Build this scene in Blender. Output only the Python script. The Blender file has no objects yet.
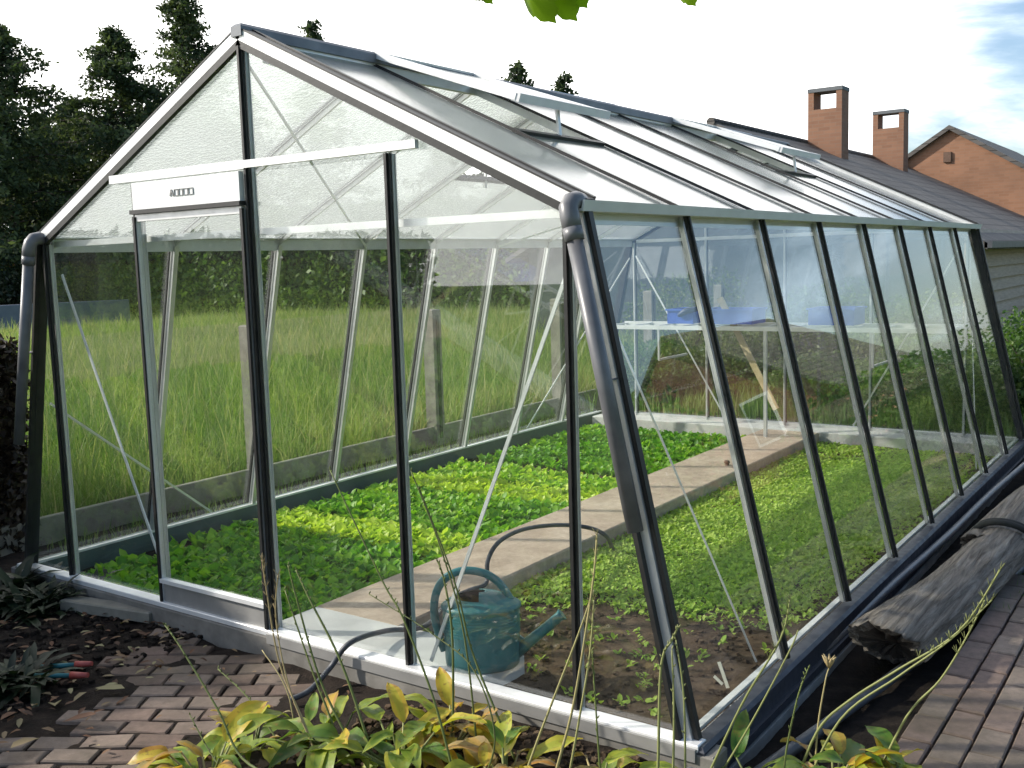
import bpy, math, random
import numpy as np
from mathutils import Vector, Matrix
random.seed(7); RNG = np.random.default_rng(11)
scene = bpy.context.scene
col = scene.collection
# ------------------------------------------------------------------ camera
CAM = np.array([3.2318, -2.7923, 1.4932]); YAW, PIT, ROL, FPX = -0.6171, -0.1186, -0.0303, 1020.03
_d = np.array([math.sin(YAW)*math.cos(PIT), math.cos(YAW)*math.cos(PIT), math.sin(PIT)])
_r = np.array([math.cos(YAW), -math.sin(YAW), 0.0]); _u = np.cross(_r, _d)
_R = _r*math.cos(ROL)+_u*math.sin(ROL); _U = -_r*math.sin(ROL)+_u*math.cos(ROL)
cam = bpy.data.objects.new('camera', bpy.data.cameras.new('camera')); col.objects.link(cam)
cam.matrix_world = Matrix(((_R[0], _U[0], -_d[0], CAM[0]), (_R[1], _U[1], -_d[1], CAM[1]), (_R[2], _U[2], -_d[2], CAM[2]), (0, 0, 0, 1)))
cam.data.sensor_width = 36; cam.data.lens = 36*FPX/1024
cam.data.clip_start = .05; cam.data.clip_end = 1500
scene.camera = cam
scene.view_settings.view_transform = 'Standard'; scene.view_settings.look = 'None'
scene.view_settings.exposure = 0.52; scene.view_settings.gamma = 1
scene.render.resolution_x, scene.render.resolution_y = 1024, 768
scene.cycles.max_bounces = 12; scene.cycles.transparent_max_bounces = 32
scene.cycles.glossy_bounces = 4; scene.cycles.transmission_bounces = 10; scene.cycles.diffuse_bounces = 3
# ------------------------------------------------------------------ sun and sky
SUN = Vector((-0.78, -0.42, 0.52)).normalized()
SUN_EL = math.asin(SUN.z); SUN_AZ = math.atan2(SUN.x, SUN.y)
sl = bpy.data.lights.new('sun', 'SUN'); sl.energy = 4.1; sl.angle = math.radians(1.2); sl.color = (1.0, .94, .84)
sun = bpy.data.objects.new('sun', sl); col.objects.link(sun)
sun.rotation_euler = (-SUN).to_track_quat('-Z', 'Y').to_euler(); sun.location = (-20, -12, 20)
world = bpy.data.worlds.new('World'); scene.world = world; world.use_nodes = True
def nrm3(v): return v/np.linalg.norm(v)
def build_world():
    nt = world.node_tree; N = nt.nodes; L = nt.links; N.clear()
    out = N.new('ShaderNodeOutputWorld'); mixs = N.new('ShaderNodeMixShader')
    bg1 = N.new('ShaderNodeBackground'); bg2 = N.new('ShaderNodeBackground')
    sky = N.new('ShaderNodeTexSky'); sky.sky_type = 'NISHITA'; sky.sun_disc = False
    sky.sun_elevation = SUN_EL; sky.sun_rotation = SUN_AZ; sky.air_density = 1.0; sky.dust_density = 1.5; sky.ozone_density = 2
    L.new(sky.outputs[0], bg1.inputs[0]); bg1.inputs[1].default_value = 0.14
    bg2.inputs[0].default_value = (1.0, .99, .97, 1)
    tc = N.new('ShaderNodeTexCoord'); mp = N.new('ShaderNodeMapping'); mp.inputs['Scale'].default_value = (1.0, 1.0, 2.6)
    L.new(tc.outputs['Generated'], mp.inputs[0])
    nz = N.new('ShaderNodeTexNoise'); nz.inputs['Scale'].default_value = 2.3; nz.inputs['Detail'].default_value = 8; nz.inputs['Roughness'].default_value = .58
    nz.inputs['Distortion'].default_value = .35
    L.new(mp.outputs[0], nz.inputs[0])
    sp = N.new('ShaderNodeSeparateXYZ'); L.new(tc.outputs['Generated'], sp.inputs[0])
    def m(op, a, b=None):
        n = N.new('ShaderNodeMath'); n.operation = op
        for i, v in enumerate((a, b)):
            if v is None: continue
            if isinstance(v, (int, float)): n.inputs[i].default_value = v
            else: L.new(v, n.inputs[i])
        return n.outputs[0]
    # more cloud towards the north-west and near the horizon, clearer overhead
    a = m('MULTIPLY', sp.outputs[0], -0.42)
    a = m('ADD', a, m('ADD', nz.outputs[0], .045))
    a = m('ADD', a, m('MULTIPLY', sp.outputs[1], .10))
    a = m('SUBTRACT', a, m('MULTIPLY', sp.outputs[2], .15))
    gd = [float(q) for q in nrm3(_d+_R*(1010-512)/FPX-_U*(95-384)/FPX)]
    vd = N.new('ShaderNodeVectorMath'); vd.operation = 'DISTANCE'; L.new(tc.outputs['Generated'], vd.inputs[0]); vd.inputs[1].default_value = gd
    a = m('SUBTRACT', a, m('MULTIPLY', m('POWER', 2.718, m('MULTIPLY', m('POWER', vd.outputs['Value'], 2.0), -14.0)), .20))
    rp = N.new('ShaderNodeMapRange'); rp.interpolation_type = 'SMOOTHSTEP'
    rp.inputs['From Min'].default_value = .44; rp.inputs['From Max'].default_value = .66
    L.new(a, rp.inputs['Value'])
    rs = N.new('ShaderNodeMapRange'); rs.inputs['From Min'].default_value = 0; rs.inputs['From Max'].default_value = .8
    rs.inputs['To Min'].default_value = 2.0; rs.inputs['To Max'].default_value = 1.3
    L.new(sp.outputs[2], rs.inputs['Value']); L.new(rs.outputs[0], bg2.inputs[1])
    ct = N.new('ShaderNodeMix'); ct.data_type = 'RGBA'; ct.inputs[6].default_value = (1, .99, .97, 1); ct.inputs[7].default_value = (.66, .84, 1.0, 1)
    cx = N.new('ShaderNodeMapRange'); cx.inputs['From Min'].default_value = -.25; cx.inputs['From Max'].default_value = .3; L.new(sp.outputs[0], cx.inputs['Value'])
    L.new(cx.outputs[0], ct.inputs[0]); L.new(ct.outputs[2], bg2.inputs[0])
    L.new(rp.outputs[0], mixs.inputs[0]); L.new(bg1.outputs[0], mixs.inputs[1]); L.new(bg2.outputs[0], mixs.inputs[2])
    L.new(mixs.outputs[0], out.inputs[0])
build_world()

def P(px, py, y=None, z=None, x=None, dist=None):
    v = _d+_R*(px-512)/FPX-_U*(py-384)/FPX
    if dist is not None: return Vector(CAM+v*dist)
    if y is not None: t = (y-CAM[1])/v[1]
    elif z is not None: t = (z-CAM[2])/v[2]
    else: t = (x-CAM[0])/v[0]
    return Vector(CAM+v*t)
# ------------------------------------------------------------------ materials
MATS = {}
class NT:
    def __init__(s, name):
        s.m = bpy.data.materials.new(name); s.m.use_nodes = True
        s.nt = s.m.node_tree; s.N = s.nt.nodes; s.L = s.nt.links
        s.b = s.N['Principled BSDF']; s.out = s.N['Material Output']; MATS[name] = s.m
        s.tc = None
    def node(s, t, **k):
        n = s.N.new(t)
        for a, b in k.items(): setattr(n, a, b)
        return n
    def obj(s):
        if not s.tc: s.tc = s.node('ShaderNodeTexCoord')
        return s.tc.outputs['Object']
    def noise(s, scale, detail=5, rough=.55, vec=None, dist=0):
        n = s.node('ShaderNodeTexNoise'); n.inputs['Scale'].default_value = scale; n.inputs['Detail'].default_value = detail
        n.inputs['Roughness'].default_value = rough; n.inputs['Distortion'].default_value = dist
        s.L.new(vec if vec is not None else s.obj(), n.inputs['Vector']); return n.outputs[0]
    def scaled(s, sc):
        mp = s.node('ShaderNodeMapping'); mp.inputs['Scale'].default_value = sc; s.L.new(s.obj(), mp.inputs[0]); return mp.outputs[0]
    def ramp(s, fac, stops):
        r = s.node('ShaderNodeValToRGB'); e = r.color_ramp.elements
        while len(e) < len(stops): e.new(.5)
        for i, (p, c) in enumerate(stops): e[i].position = p; e[i].color = (*c, 1)
        s.L.new(fac, r.inputs[0]); return r.outputs[0]
    def math(s, op, a, b=None):
        n = s.node('ShaderNodeMath', operation=op)
        for i, v in enumerate((a, b)):
            if v is None: continue
            if isinstance(v, (int, float)): n.inputs[i].default_value = v
            else: s.L.new(v, n.inputs[i])
        return n.outputs[0]
    def mix(s, f, a, b, mode='MIX'):
        n = s.node('ShaderNodeMix', data_type='RGBA', blend_type=mode)
        for i, v in ((0, f), (6, a), (7, b)):
            if isinstance(v, (int, float)): n.inputs[i].default_value = v
            elif isinstance(v, tuple): n.inputs[i].default_value = (*v, 1)
            else: s.L.new(v, n.inputs[i])
        return n.outputs[2]
    def color(s, c):
        if isinstance(c, tuple): s.b.inputs['Base Color'].default_value = (*c, 1)
        else: s.L.new(c, s.b.inputs['Base Color'])
    def set(s, rough=.6, metal=0, spec=.5):
        if isinstance(rough, (int, float)): s.b.inputs['Roughness'].default_value = rough
        else: s.L.new(rough, s.b.inputs['Roughness'])
        s.b.inputs['Metallic'].default_value = metal; s.b.inputs['Specular IOR Level'].default_value = spec
    def bump(s, h, st=.3, dist=.01):
        n = s.node('ShaderNodeBump'); n.inputs['Strength'].default_value = st; n.inputs['Distance'].default_value = dist
        s.L.new(h, n.inputs['Height']); s.L.new(n.outputs[0], s.b.inputs['Normal']); return n.outputs[0]
    def attr(s, name='var'):
        a = s.node('ShaderNodeAttribute'); a.attribute_name = name; return a.outputs['Fac']

def simple(name, c1, c2, scale=8, rough=.6, metal=0, bump=.15, spec=.5, bscale=None):
    t = NT(name); n = t.noise(scale, 6)
    t.color(t.ramp(n, [(.3, c1), (.7, c2)])); t.set(rough, metal, spec)
    if bump: t.bump(t.noise(bscale or scale*4, 6), bump, .004)
    return t.m
def leafmat(name, stops, trans=.35, rough=.5, spec=.35):
    t = NT(name); c = t.ramp(t.attr(), stops)
    if name == 'border_leaf':
        c = t.mix(t.ramp(t.noise(38, 5, .65), [(.56, (0, 0, 0)), (.68, (.75, .75, .75))]), c, (.19, .10, .035))
        c = t.mix(t.ramp(t.noise(9, 4, .6), [(.4, (0, 0, 0)), (.7, (.4, .4, .4))]), c, (.50, .46, .06)); t.bump(t.noise(60, 3), .35, .004)
    t.color(c); t.set(rough, 0, spec)
    if trans:
        tr = t.node('ShaderNodeBsdfTranslucent'); t.L.new(t.mix(1.0, c, (1.15, 1.25, .6), 'MULTIPLY'), tr.inputs[0])
        mx = t.node('ShaderNodeMixShader'); mx.inputs[0].default_value = trans
        t.L.new(t.b.outputs[0], mx.inputs[1]); t.L.new(tr.outputs[0], mx.inputs[2]); t.L.new(mx.outputs[0], t.out.inputs[0])
    return t.m
def brickmat(name, c1, c2, mortar, w=.22, h=.065):
    t = NT(name); sp = t.node('ShaderNodeSeparateXYZ'); t.L.new(t.obj(), sp.inputs[0])
    cb = t.node('ShaderNodeCombineXYZ'); t.L.new(t.math('ADD', sp.outputs[0], sp.outputs[1]), cb.inputs[0]); t.L.new(sp.outputs[2], cb.inputs[1])
    br = t.node('ShaderNodeTexBrick'); br.inputs['Scale'].default_value = 1; br.inputs['Brick Width'].default_value = w; br.inputs['Row Height'].default_value = h
    br.inputs['Mortar Size'].default_value = .006; br.inputs['Color1'].default_value = (*c1, 1); br.inputs['Color2'].default_value = (*c2, 1); br.inputs['Mortar'].default_value = (*mortar, 1)
    br.inputs['Bias'].default_value = -.1
    t.L.new(cb.outputs[0], br.inputs['Vector'])
    t.color(t.mix(.6, br.outputs[0], t.ramp(t.noise(1.3, 6), [(.3, (.55, .55, .55)), (.7, (1.1, 1.05, 1))]), 'MULTIPLY')); t.set(.85)
    t.bump(br.outputs[1], -.3, .006); return t.m

def alu(name, base, rough, metal=.75):
    t = NT(name); n = t.noise(6, 6, .6)
    t.color(t.ramp(n, [(.3, tuple(v*.8 for v in base)), (.7, base)])); t.set(t.ramp(t.noise(25, 4), [(.3, (rough*.8,)*3), (.7, (rough*1.3,)*3)]), metal)
    t.bump(t.noise(60, 4), .08, .002); return t.m
alu('aluminium', (.72, .72, .72), .38, .45)
alu('bright_aluminium', (.88, .88, .87), .35, .25)
alu('lit_base', (.13, .19, .18), .4, .3)  # left sill: its light and blue-green reflections are put into the colour
alu('base_aluminium', (.035, .04, .055), .45, .15)
simple('white_panel', (.80, .80, .79), (.88, .88, .87), 5, .45, 0, .03)
simple('black_rubber', (.008, .008, .009), (.022, .021, .02), 14, .5, 0, .15)
simple('grey_pipe', (.10, .10, .11), (.165, .165, .175), 9, .38, 0, .05)
simple('black_pipe', (.035, .038, .045), (.08, .085, .10), 12, .5, 0, .12)
simple('gutter_metal', (.68, .67, .67), (.78, .77, .77), 7, .45, 0, .06)
simple('grey_ridge', (.12, .13, .15), (.2, .21, .23), 7, .5, .2, .06)
simple('dark_label', (.22, .22, .22), (.3, .3, .3), 30, .5)
simple('concrete', (.20, .19, .175), (.34, .325, .30), 7, .85, 0, .35)
simple('plinth_concrete', (.13, .12, .105), (.25, .235, .21), 9, .9, 0, .4)
simple('kick_metal', (.24, .235, .225), (.34, .33, .315), 6, .5, .2, .1)  # darker aluminium: the kick panel's dimmer light is put into its colour
simple('pale_concrete', (.50, .49, .47), (.66, .65, .62), 6, .8, 0, .25)
simple('fence_concrete', (.17, .16, .13), (.29, .27, .225), 9, .9, 0, .5)
simple('teal_plastic', (.025, .15, .165), (.04, .20, .215), 9, .38, 0, .1)
simple('dark_inside', (.01, .012, .012), (.02, .02, .02), 9, .8)
simple('blue_plastic', (.03, .08, .42), (.06, .14, .55), 9, .4)
simple('navy_plastic', (.02, .03, .09), (.03, .05, .13), 9, .5)
simple('pale_wood', (.42, .34, .19), (.55, .45, .27), 20, .7, 0, .3)
simple('brown_wood', (.10, .06, .04), (.17, .10, .07), 20, .8, 0, .4)
simple('bark', (.045, .035, .028), (.10, .08, .065), 12, .95, 0, .8)
simple('red_plastic', (.35, .06, .05), (.45, .10, .08), 9, .45)
simple('asphalt', (.14, .145, .16), (.19, .195, .21), 5, .9)
simple('wall_grey', (.16, .175, .21), (.21, .225, .26), 3, .9)
simple('darkened_board', (.035, .045, .05), (.06, .075, .08), 6, .9)
simple('plaster', (.55, .54, .50), (.65, .63, .6), 3, .9)
simple('slate', (.10, .11, .12), (.16, .17, .18), 3, .8)
simple('dark_window', (.02, .022, .025), (.04, .04, .045), 3, .15)
simple('ivory_plastic', (.6, .6, .52), (.7, .7, .6), 3, .5)
brickmat('red_brick', (.30, .155, .095), (.235, .115, .07), (.26, .16, .11))
brickmat('orange_brick', (.36, .185, .11), (.30, .15, .085), (.32, .19, .125))
def mk_special():
    t = NT('path_concrete'); n = t.noise(3, 8, .6); n2 = t.noise(22, 6, .7)
    c = t.ramp(n, [(.3, (.38, .29, .22)), (.55, (.54, .43, .33)), (.75, (.60, .50, .41))])
    t.color(t.mix(.45, c, t.ramp(n2, [(.35, (.5, .46, .42)), (.65, (1.05, 1.03, 1))]), 'MULTIPLY')); t.set(.85); t.bump(t.noise(45, 7, .7), .4, .006)
    t = NT('soil'); n = t.noise(9, 9, .68); c = t.ramp(n, [(.3, (.05, .034, .023)), (.5, (.12, .082, .055)), (.72, (.21, .15, .10))])
    t.color(t.mix(.5, c, t.ramp(t.noise(1.6, 4), [(.35, (.5, .52, .45)), (.65, (1.15, 1.1, 1.0))]), 'MULTIPLY')); t.set(.95, 0, .2); t.bump(t.noise(55, 9, .75), .9, .02)
    t = NT('garden_soil'); n = t.noise(11, 9, .7); c = t.ramp(n, [(.3, (.012, .009, .007)), (.55, (.035, .025, .019)), (.75, (.075, .052, .038))])
    t.color(c); t.set(.95, 0, .2); t.bump(t.noise(60, 9, .75), 1.0, .02)
    t = NT('ground'); n = t.noise(.5, 8, .65); n2 = t.noise(14, 8, .7)
    c = t.ramp(n, [(.35, (.06, .12, .025)), (.52, (.10, .17, .04)), (.66, (.15, .17, .06)), (.8, (.14, .11, .06))])
    t.color(t.mix(.7, c, t.ramp(n2, [(.3, (.4, .42, .35)), (.7, (1.25, 1.3, 1.1))]), 'MULTIPLY')); t.set(.95, 0, .15); t.bump(n2, .9, .05)
    for nm, cols in (('left_paver', [(0, (.14, .10, .082)), (.35, (.20, .14, .115)), (.7, (.18, .145, .12)), (1, (.25, .19, .155))]),
                     ('right_paver', [(0, (.20, .145, .12)), (.35, (.27, .19, .16)), (.7, (.25, .195, .16)), (1, (.33, .255, .21))])):
        t = NT(nm); c = t.ramp(t.attr(), cols)
        c = t.mix(.7, c, t.ramp(t.noise(26, 8, .7), [(.3, (.55, .55, .53)), (.7, (1.15, 1.12, 1.1))]), 'MULTIPLY')
        c = t.mix(t.ramp(t.noise(2.2, 5, .6), [(.42, (0, 0, 0)), (.7, (.7, .7, .7))]), c, (.065, .055, .035))
        t.color(c); t.set(.85, 0, .3); t.bump(t.noise(70, 8, .75), .5, .006)
    t = NT('roof_tiles'); sp = t.node('ShaderNodeSeparateXYZ'); t.L.new(t.obj(), sp.inputs[0])
    cb = t.node('ShaderNodeCombineXYZ'); t.L.new(sp.outputs[1], cb.inputs[0]); t.L.new(t.math('MULTIPLY', sp.outputs[2], 2.1), cb.inputs[1])
    br = t.node('ShaderNodeTexBrick'); br.inputs['Scale'].default_value = 1; br.inputs['Brick Width'].default_value = .24; br.inputs['Row Height'].default_value = .3
    br.inputs['Mortar Size'].default_value = .028; br.inputs['Mortar Smooth'].default_value = .6
    br.inputs['Color1'].default_value = (.085, .078, .075, 1); br.inputs['Color2'].default_value = (.13, .118, .112, 1); br.inputs['Mortar'].default_value = (.022, .02, .02, 1)
    t.L.new(cb.outputs[0], br.inputs['Vector'])
    t.color(t.mix(.6, br.outputs[0], t.ramp(t.noise(2.5, 6), [(.3, (.6, .6, .58)), (.7, (1.25, 1.2, 1.1))]), 'MULTIPLY')); t.set(.75); t.bump(br.outputs[1], -.6, .03)
    t = NT('weatherboard'); v = t.scaled((1, 1.2, 14)); c = t.ramp(t.noise(3, 7, .6, v), [(.3, (.42, .32, .24)), (.7, (.60, .48, .38))]); t.color(c); t.set(.85); t.bump(t.noise(8, 6, .6, v), .3, .01)
    t = NT('old_wood'); v = t.scaled((14, .7, 14)); n = t.noise(3.2, 12, .72, v, .5)
    c = t.ramp(n, [(.26, (.03, .025, .02)), (.40, (.15, .125, .105)), (.54, (.29, .25, .215)), (.74, (.48, .43, .375))]); t.color(c); t.set(.9, 0, .2); t.bump(n, 1.0, .03)
    # clear glass: straight-through with Fresnel reflection and a little dust
    def fres(t, base, nor=None):
        g = t.node('ShaderNodeNewGeometry'); dt = t.node('ShaderNodeVectorMath', operation='DOT_PRODUCT')
        t.L.new(g.outputs['Incoming'], dt.inputs[0]); t.L.new(g.outputs['Normal'], dt.inputs[1])
        cs = t.math('ABSOLUTE', dt.outputs['Value']); om = t.math('SUBTRACT', 1.0, cs)
        return t.math('ADD', t.math('MULTIPLY', t.math('POWER', om, 5.0), 1-base), base)
    def glass(name, tint, dust, base=.07):
        t = NT(name); f = fres(t, base)
        tr = t.node('ShaderNodeBsdfTransparent'); tr.inputs[0].default_value = (*tint, 1)
        gl = t.node('ShaderNodeBsdfGlossy'); gl.inputs['Roughness'].default_value = .012
        bp = t.node('ShaderNodeBump'); bp.inputs['Strength'].default_value = .02; bp.inputs['Distance'].default_value = .02
        t.L.new(t.noise(1.5, 2), bp.inputs['Height']); t.L.new(bp.outputs[0], gl.inputs['Normal'])
        m1 = t.node('ShaderNodeMixShader'); t.L.new(f, m1.inputs[0]); t.L.new(tr.outputs[0], m1.inputs[1]); t.L.new(gl.outputs[0], m1.inputs[2])
        df = t.node('ShaderNodeBsdfDiffuse'); df.inputs[0].default_value = (.6, .6, .57, 1)
        m2 = t.node('ShaderNodeMixShader')
        dn = t.ramp(t.noise(5, 8, .65, t.scaled((1, 1, .35))), [(.35, (dust*.3,)*3), (.75, (dust*1.7,)*3)])
        t.L.new(dn, m2.inputs[0]); t.L.new(m1.outputs[0], m2.inputs[1]); t.L.new(df.outputs[0], m2.inputs[2]); t.L.new(m2.outputs[0], t.out.inputs[0])
    glass('clear_glass', (.975, .988, .98), .012)
    # hammered roof glass
    t = NT('hammered_glass'); f = fres(t, .08)
    bp = t.node('ShaderNodeBump'); bp.inputs['Strength'].default_value = .55; bp.inputs['Distance'].default_value = .006
    vo = t.node('ShaderNodeTexVoronoi'); vo.inputs['Scale'].default_value = 60; t.L.new(t.obj(), vo.inputs['Vector']); t.L.new(vo.outputs['Distance'], bp.inputs['Height'])
    tr = t.node('ShaderNodeBsdfTransparent'); tr.inputs[0].default_value = (.93, .96, .95, 1)
    rf = t.node('ShaderNodeBsdfRefraction'); rf.inputs['Roughness'].default_value = .3; rf.inputs['IOR'].default_value = 1.12; rf.inputs[0].default_value = (.97, .99, .98, 1); t.L.new(bp.outputs[0], rf.inputs['Normal'])
    tl = t.node('ShaderNodeBsdfTranslucent'); tl.inputs[0].default_value = (.8, .83, .82, 1)
    df = t.node('ShaderNodeBsdfDiffuse'); df.inputs[0].default_value = (.88, .9, .9, 1)
    gl = t.node('ShaderNodeBsdfGlossy'); gl.inputs['Roughness'].default_value = .12
    def mx(fac, a, b):
        n = t.node('ShaderNodeMixShader')
        if isinstance(fac, float): n.inputs[0].default_value = fac
        else: t.L.new(fac, n.inputs[0])
        t.L.new(a, n.inputs[1]); t.L.new(b, n.inputs[2]); return n.outputs[0]
    s1 = mx(.5, rf.outputs[0], tr.outputs[0]); s2 = mx(.55, tl.outputs[0], df.outputs[0]); s3 = mx(.30, s1, s2)
    t.L.new(mx(f, s3, gl.outputs[0]), t.out.inputs[0])
mk_special()
leafmat('conifer_leaf', [(0, (.03, .048, .026)), (.5, (.07, .098, .048)), (1, (.15, .18, .085))], .3, .7, .2)
leafmat('hedge_leaf', [(0, (.035, .08, .02)), (.5, (.075, .15, .035)), (1, (.16, .24, .06))], .4)
leafmat('dark_leaf', [(0, (.008, .016, .007)), (.6, (.02, .035, .013)), (1, (.045, .06, .02))], .15)
leafmat('brown_hedge_leaf', [(0, (.02, .014, .01)), (.6, (.05, .035, .022)), (1, (.045, .06, .02))], .15)
leafmat('red_leaf', [(0, (.10, .03, .02)), (.6, (.22, .07, .04)), (1, (.28, .15, .06))], .25)
leafmat('meadow_grass', [(0, (.07, .15, .03)), (.5, (.16, .255, .065)), (.8, (.27, .34, .12)), (1, (.46, .43, .24))], .35, .6, .25)
leafmat('lettuce_leaf', [(0, (.05, .17, .014)), (.35, (.13, .34, .025)), (.65, (.30, .52, .045)), (1, (.58, .70, .10))], .42, .45, .4)
leafmat('salad_leaf', [(0, (.13, .25, .035)), (.5, (.32, .48, .07)), (1, (.58, .68, .15))], .35, .5, .3)
leafmat('weed_leaf', [(0, (.035, .075, .016)), (.5, (.075, .13, .028)), (1, (.16, .19, .06))], .3)
leafmat('border_leaf', [(0, (.045, .115, .02)), (.4, (.12, .23, .035)), (.62, (.38, .42, .05)), (.8, (.60, .44, .05)), (.92, (.50, .24, .05)), (1, (.36, .25, .12))], .38, .42, .4)
leafmat('dry_leaf', [(0, (.07, .035, .022)), (.4, (.16, .075, .04)), (.7, (.24, .16, .09)), (1, (.30, .27, .14))], .15, .7)
leafmat('stalk', [(0, (.045, .05, .02)), (.4, (.12, .15, .04)), (.7, (.28, .29, .11)), (1, (.40, .30, .15))], .0, .6)
leafmat('vine_leaf', [(0, (.10, .22, .012)), (1, (.24, .36, .02))], .5, .45)
# ------------------------------------------------------------------ mesh helpers
class MB:
    def __init__(s): s.v = []; s.f = []; s.mi = []; s.sm = []; s.va = []
    def add(s, vs, fs, mi=0, smooth=False, var=.5):
        b = len(s.v); s.v += [tuple(p) for p in vs]
        for f in fs: s.f.append(tuple(i+b for i in f)); s.mi.append(mi); s.sm.append(smooth); s.va.append(var)
    def box(s, c, size, mi=0, rot=None, var=.5, bev=0):
        c = Vector(c); hx, hy, hz = [q/2 for q in size]
        if bev:
            vs = []; fs = []
            for sz in (-1, 1):
                for z in ((hz-bev) if sz > 0 else -hz,) if sz < 0 else (hz-bev, hz):
                    i = bev if z == hz else 0
                    vs += [(-hx+i, -hy+i, z), (hx-i, -hy+i, z), (hx-i, hy-i, z), (-hx+i, hy-i, z)]
            fs = [(3, 2, 1, 0)]+[(a+o, (a+1) % 4+o, (a+1) % 4+4+o, a+4+o) for o in (0, 4) for a in range(4)]+[(8, 9, 10, 11)]
        else:
            vs = [(x*hx, y*hy, z*hz) for z in (-1, 1) for x, y in ((-1, -1), (1, -1), (1, 1), (-1, 1))]
            fs = [(3, 2, 1, 0), (4, 5, 6, 7), (0, 1, 5, 4), (1, 2, 6, 5), (2, 3, 7, 6), (3, 0, 4, 7)]
        vs = [Vector(v) for v in vs]
        if rot is not None: vs = [rot @ v for v in vs]
        s.add([v+c for v in vs], fs, mi, False, var); return s
    def beam(s, a, b, w, h, side=(0, 0, 1), off=(0, 0), mi=0, ext=0):
        """bar from a to b; h along 'side' (outward), w across; off shifts (across, outward)"""
        a = Vector(a); b = Vector(b); d = (b-a).normalized(); a = a-d*ext; b = b+d*ext
        n = Vector(side); n = (n-d*n.dot(d)).normalized(); t = d.cross(n)
        o = t*off[0]+n*off[1]
        vs = [p+o+t*i*w/2+n*j*h/2 for p in (a, b) for i, j in ((-1, -1), (1, -1), (1, 1), (-1, 1))]
        s.add(vs, [(3, 2, 1, 0), (4, 5, 6, 7), (0, 1, 5, 4), (1, 2, 6, 5), (2, 3, 7, 6), (3, 0, 4, 7)], mi); return s
    def tube(s, pts, r, n=10, mi=0, var=.5, cap=True):
        pts = [Vector(p) for p in pts]; R = r if isinstance(r, (list, tuple)) else [r]*len(pts)
        b = len(s.v); d0 = (pts[1]-pts[0]).normalized(); up = Vector((0, 0, 1)) if abs(d0.z) < .9 else Vector((1, 0, 0))
        x = d0.cross(up).normalized(); vs = []
        for i, p in enumerate(pts):
            d = (pts[min(i+1, len(pts)-1)]-pts[max(i-1, 0)]).normalized(); x = (x-d*x.dot(d)).normalized(); y = d.cross(x)
            vs += [p+(x*math.cos(k*2*math.pi/n)+y*math.sin(k*2*math.pi/n))*R[i] for k in range(n)]
        fs = [(i*n+k, i*n+(k+1) % n, (i+1)*n+(k+1) % n, (i+1)*n+k) for i in range(len(pts)-1) for k in range(n)]
        s.add(vs, fs, mi, True, var)
        if cap: s.add([], []); s.f.append(tuple(b+k for k in reversed(range(n)))); s.f.append(tuple(b+(len(pts)-1)*n+k for k in range(n))); s.mi += [mi]*2; s.sm += [False]*2; s.va += [var]*2
        return s
    def prism(s, poly, a, b, mi=0):
        """poly = list of points (Vectors) extruded by vector b-a"""
        n = len(poly); dv = Vector(b)-Vector(a); p0 = [Vector(p) for p in poly]
        s.add(p0+[p+dv for p in p0], [tuple(range(n))[::-1], tuple(range(n, 2*n))]+[(i, (i+1) % n, (i+1) % n+n, i+n) for i in range(n)], mi); return s
    def lathe(s, prof, n=32, sx=1, sy=1, mi=0, c=(0, 0, 0)):
        vs = [(c[0]+r*sx*math.cos(k*2*math.pi/n), c[1]+r*sy*math.sin(k*2*math.pi/n), c[2]+z) for r, z in prof for k in range(n)]
        s.add(vs, [(i*n+k, i*n+(k+1) % n, (i+1)*n+(k+1) % n, (i+1)*n+k) for i in range(len(prof)-1) for k in range(n)], mi, True); return s
    def build(s, name, mats, parent=None):
        me = bpy.data.meshes.new(name); me.from_pydata(s.v, [], s.f)
        for m in ([mats] if isinstance(mats, str) else mats): me.materials.append(MATS[m])
        me.polygons.foreach_set('material_index', s.mi); me.polygons.foreach_set('use_smooth', s.sm)
        at = me.attributes.new('var', 'FLOAT', 'FACE'); at.data.foreach_set('value', s.va)
        me.update(); o = bpy.data.objects.new(name, me); col.objects.link(o)
        if parent is not None: o.parent = parent
        return o
def np_obj(name, V, F, var, mat, parent=None, smooth=False, mats=None, mi=None):
    """V (n,3); F list of arrays (m,k)"""
    me = bpy.data.meshes.new(name); me.vertices.add(len(V)); me.vertices.foreach_set('co', V.astype(np.float32).ravel())
    tot = sum(f.size for f in F); npoly = sum(len(f) for f in F)
    me.loops.add(tot); me.polygons.add(npoly)
    me.loops.foreach_set('vertex_index', np.concatenate([f.ravel() for f in F]).astype(np.int32))
    cnt = np.concatenate([np.full(len(f), f.shape[1]) for f in F]); st = np.concatenate([[0], np.cumsum(cnt)[:-1]])
    me.polygons.foreach_set('loop_start', st.astype(np.int32))
    me.polygons.foreach_set('use_smooth', np.full(npoly, smooth))
    at = me.attributes.new('var', 'FLOAT', 'FACE'); at.data.foreach_set('value', np.clip(var, 0, 1).astype(np.float32))
    for m in (mats or [mat]): me.materials.append(MATS[m])
    if mi is not None: me.polygons.foreach_set('material_index', mi.astype(np.int32))
    me.update(calc_edges=True); me.validate()
    o = bpy.data.objects.new(name, me); col.objects.link(o)
    if parent is not None: o.parent = parent
    return o
def nrm(a): return a/np.maximum(np.linalg.norm(a, axis=1, keepdims=True), 1e-9)
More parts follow.
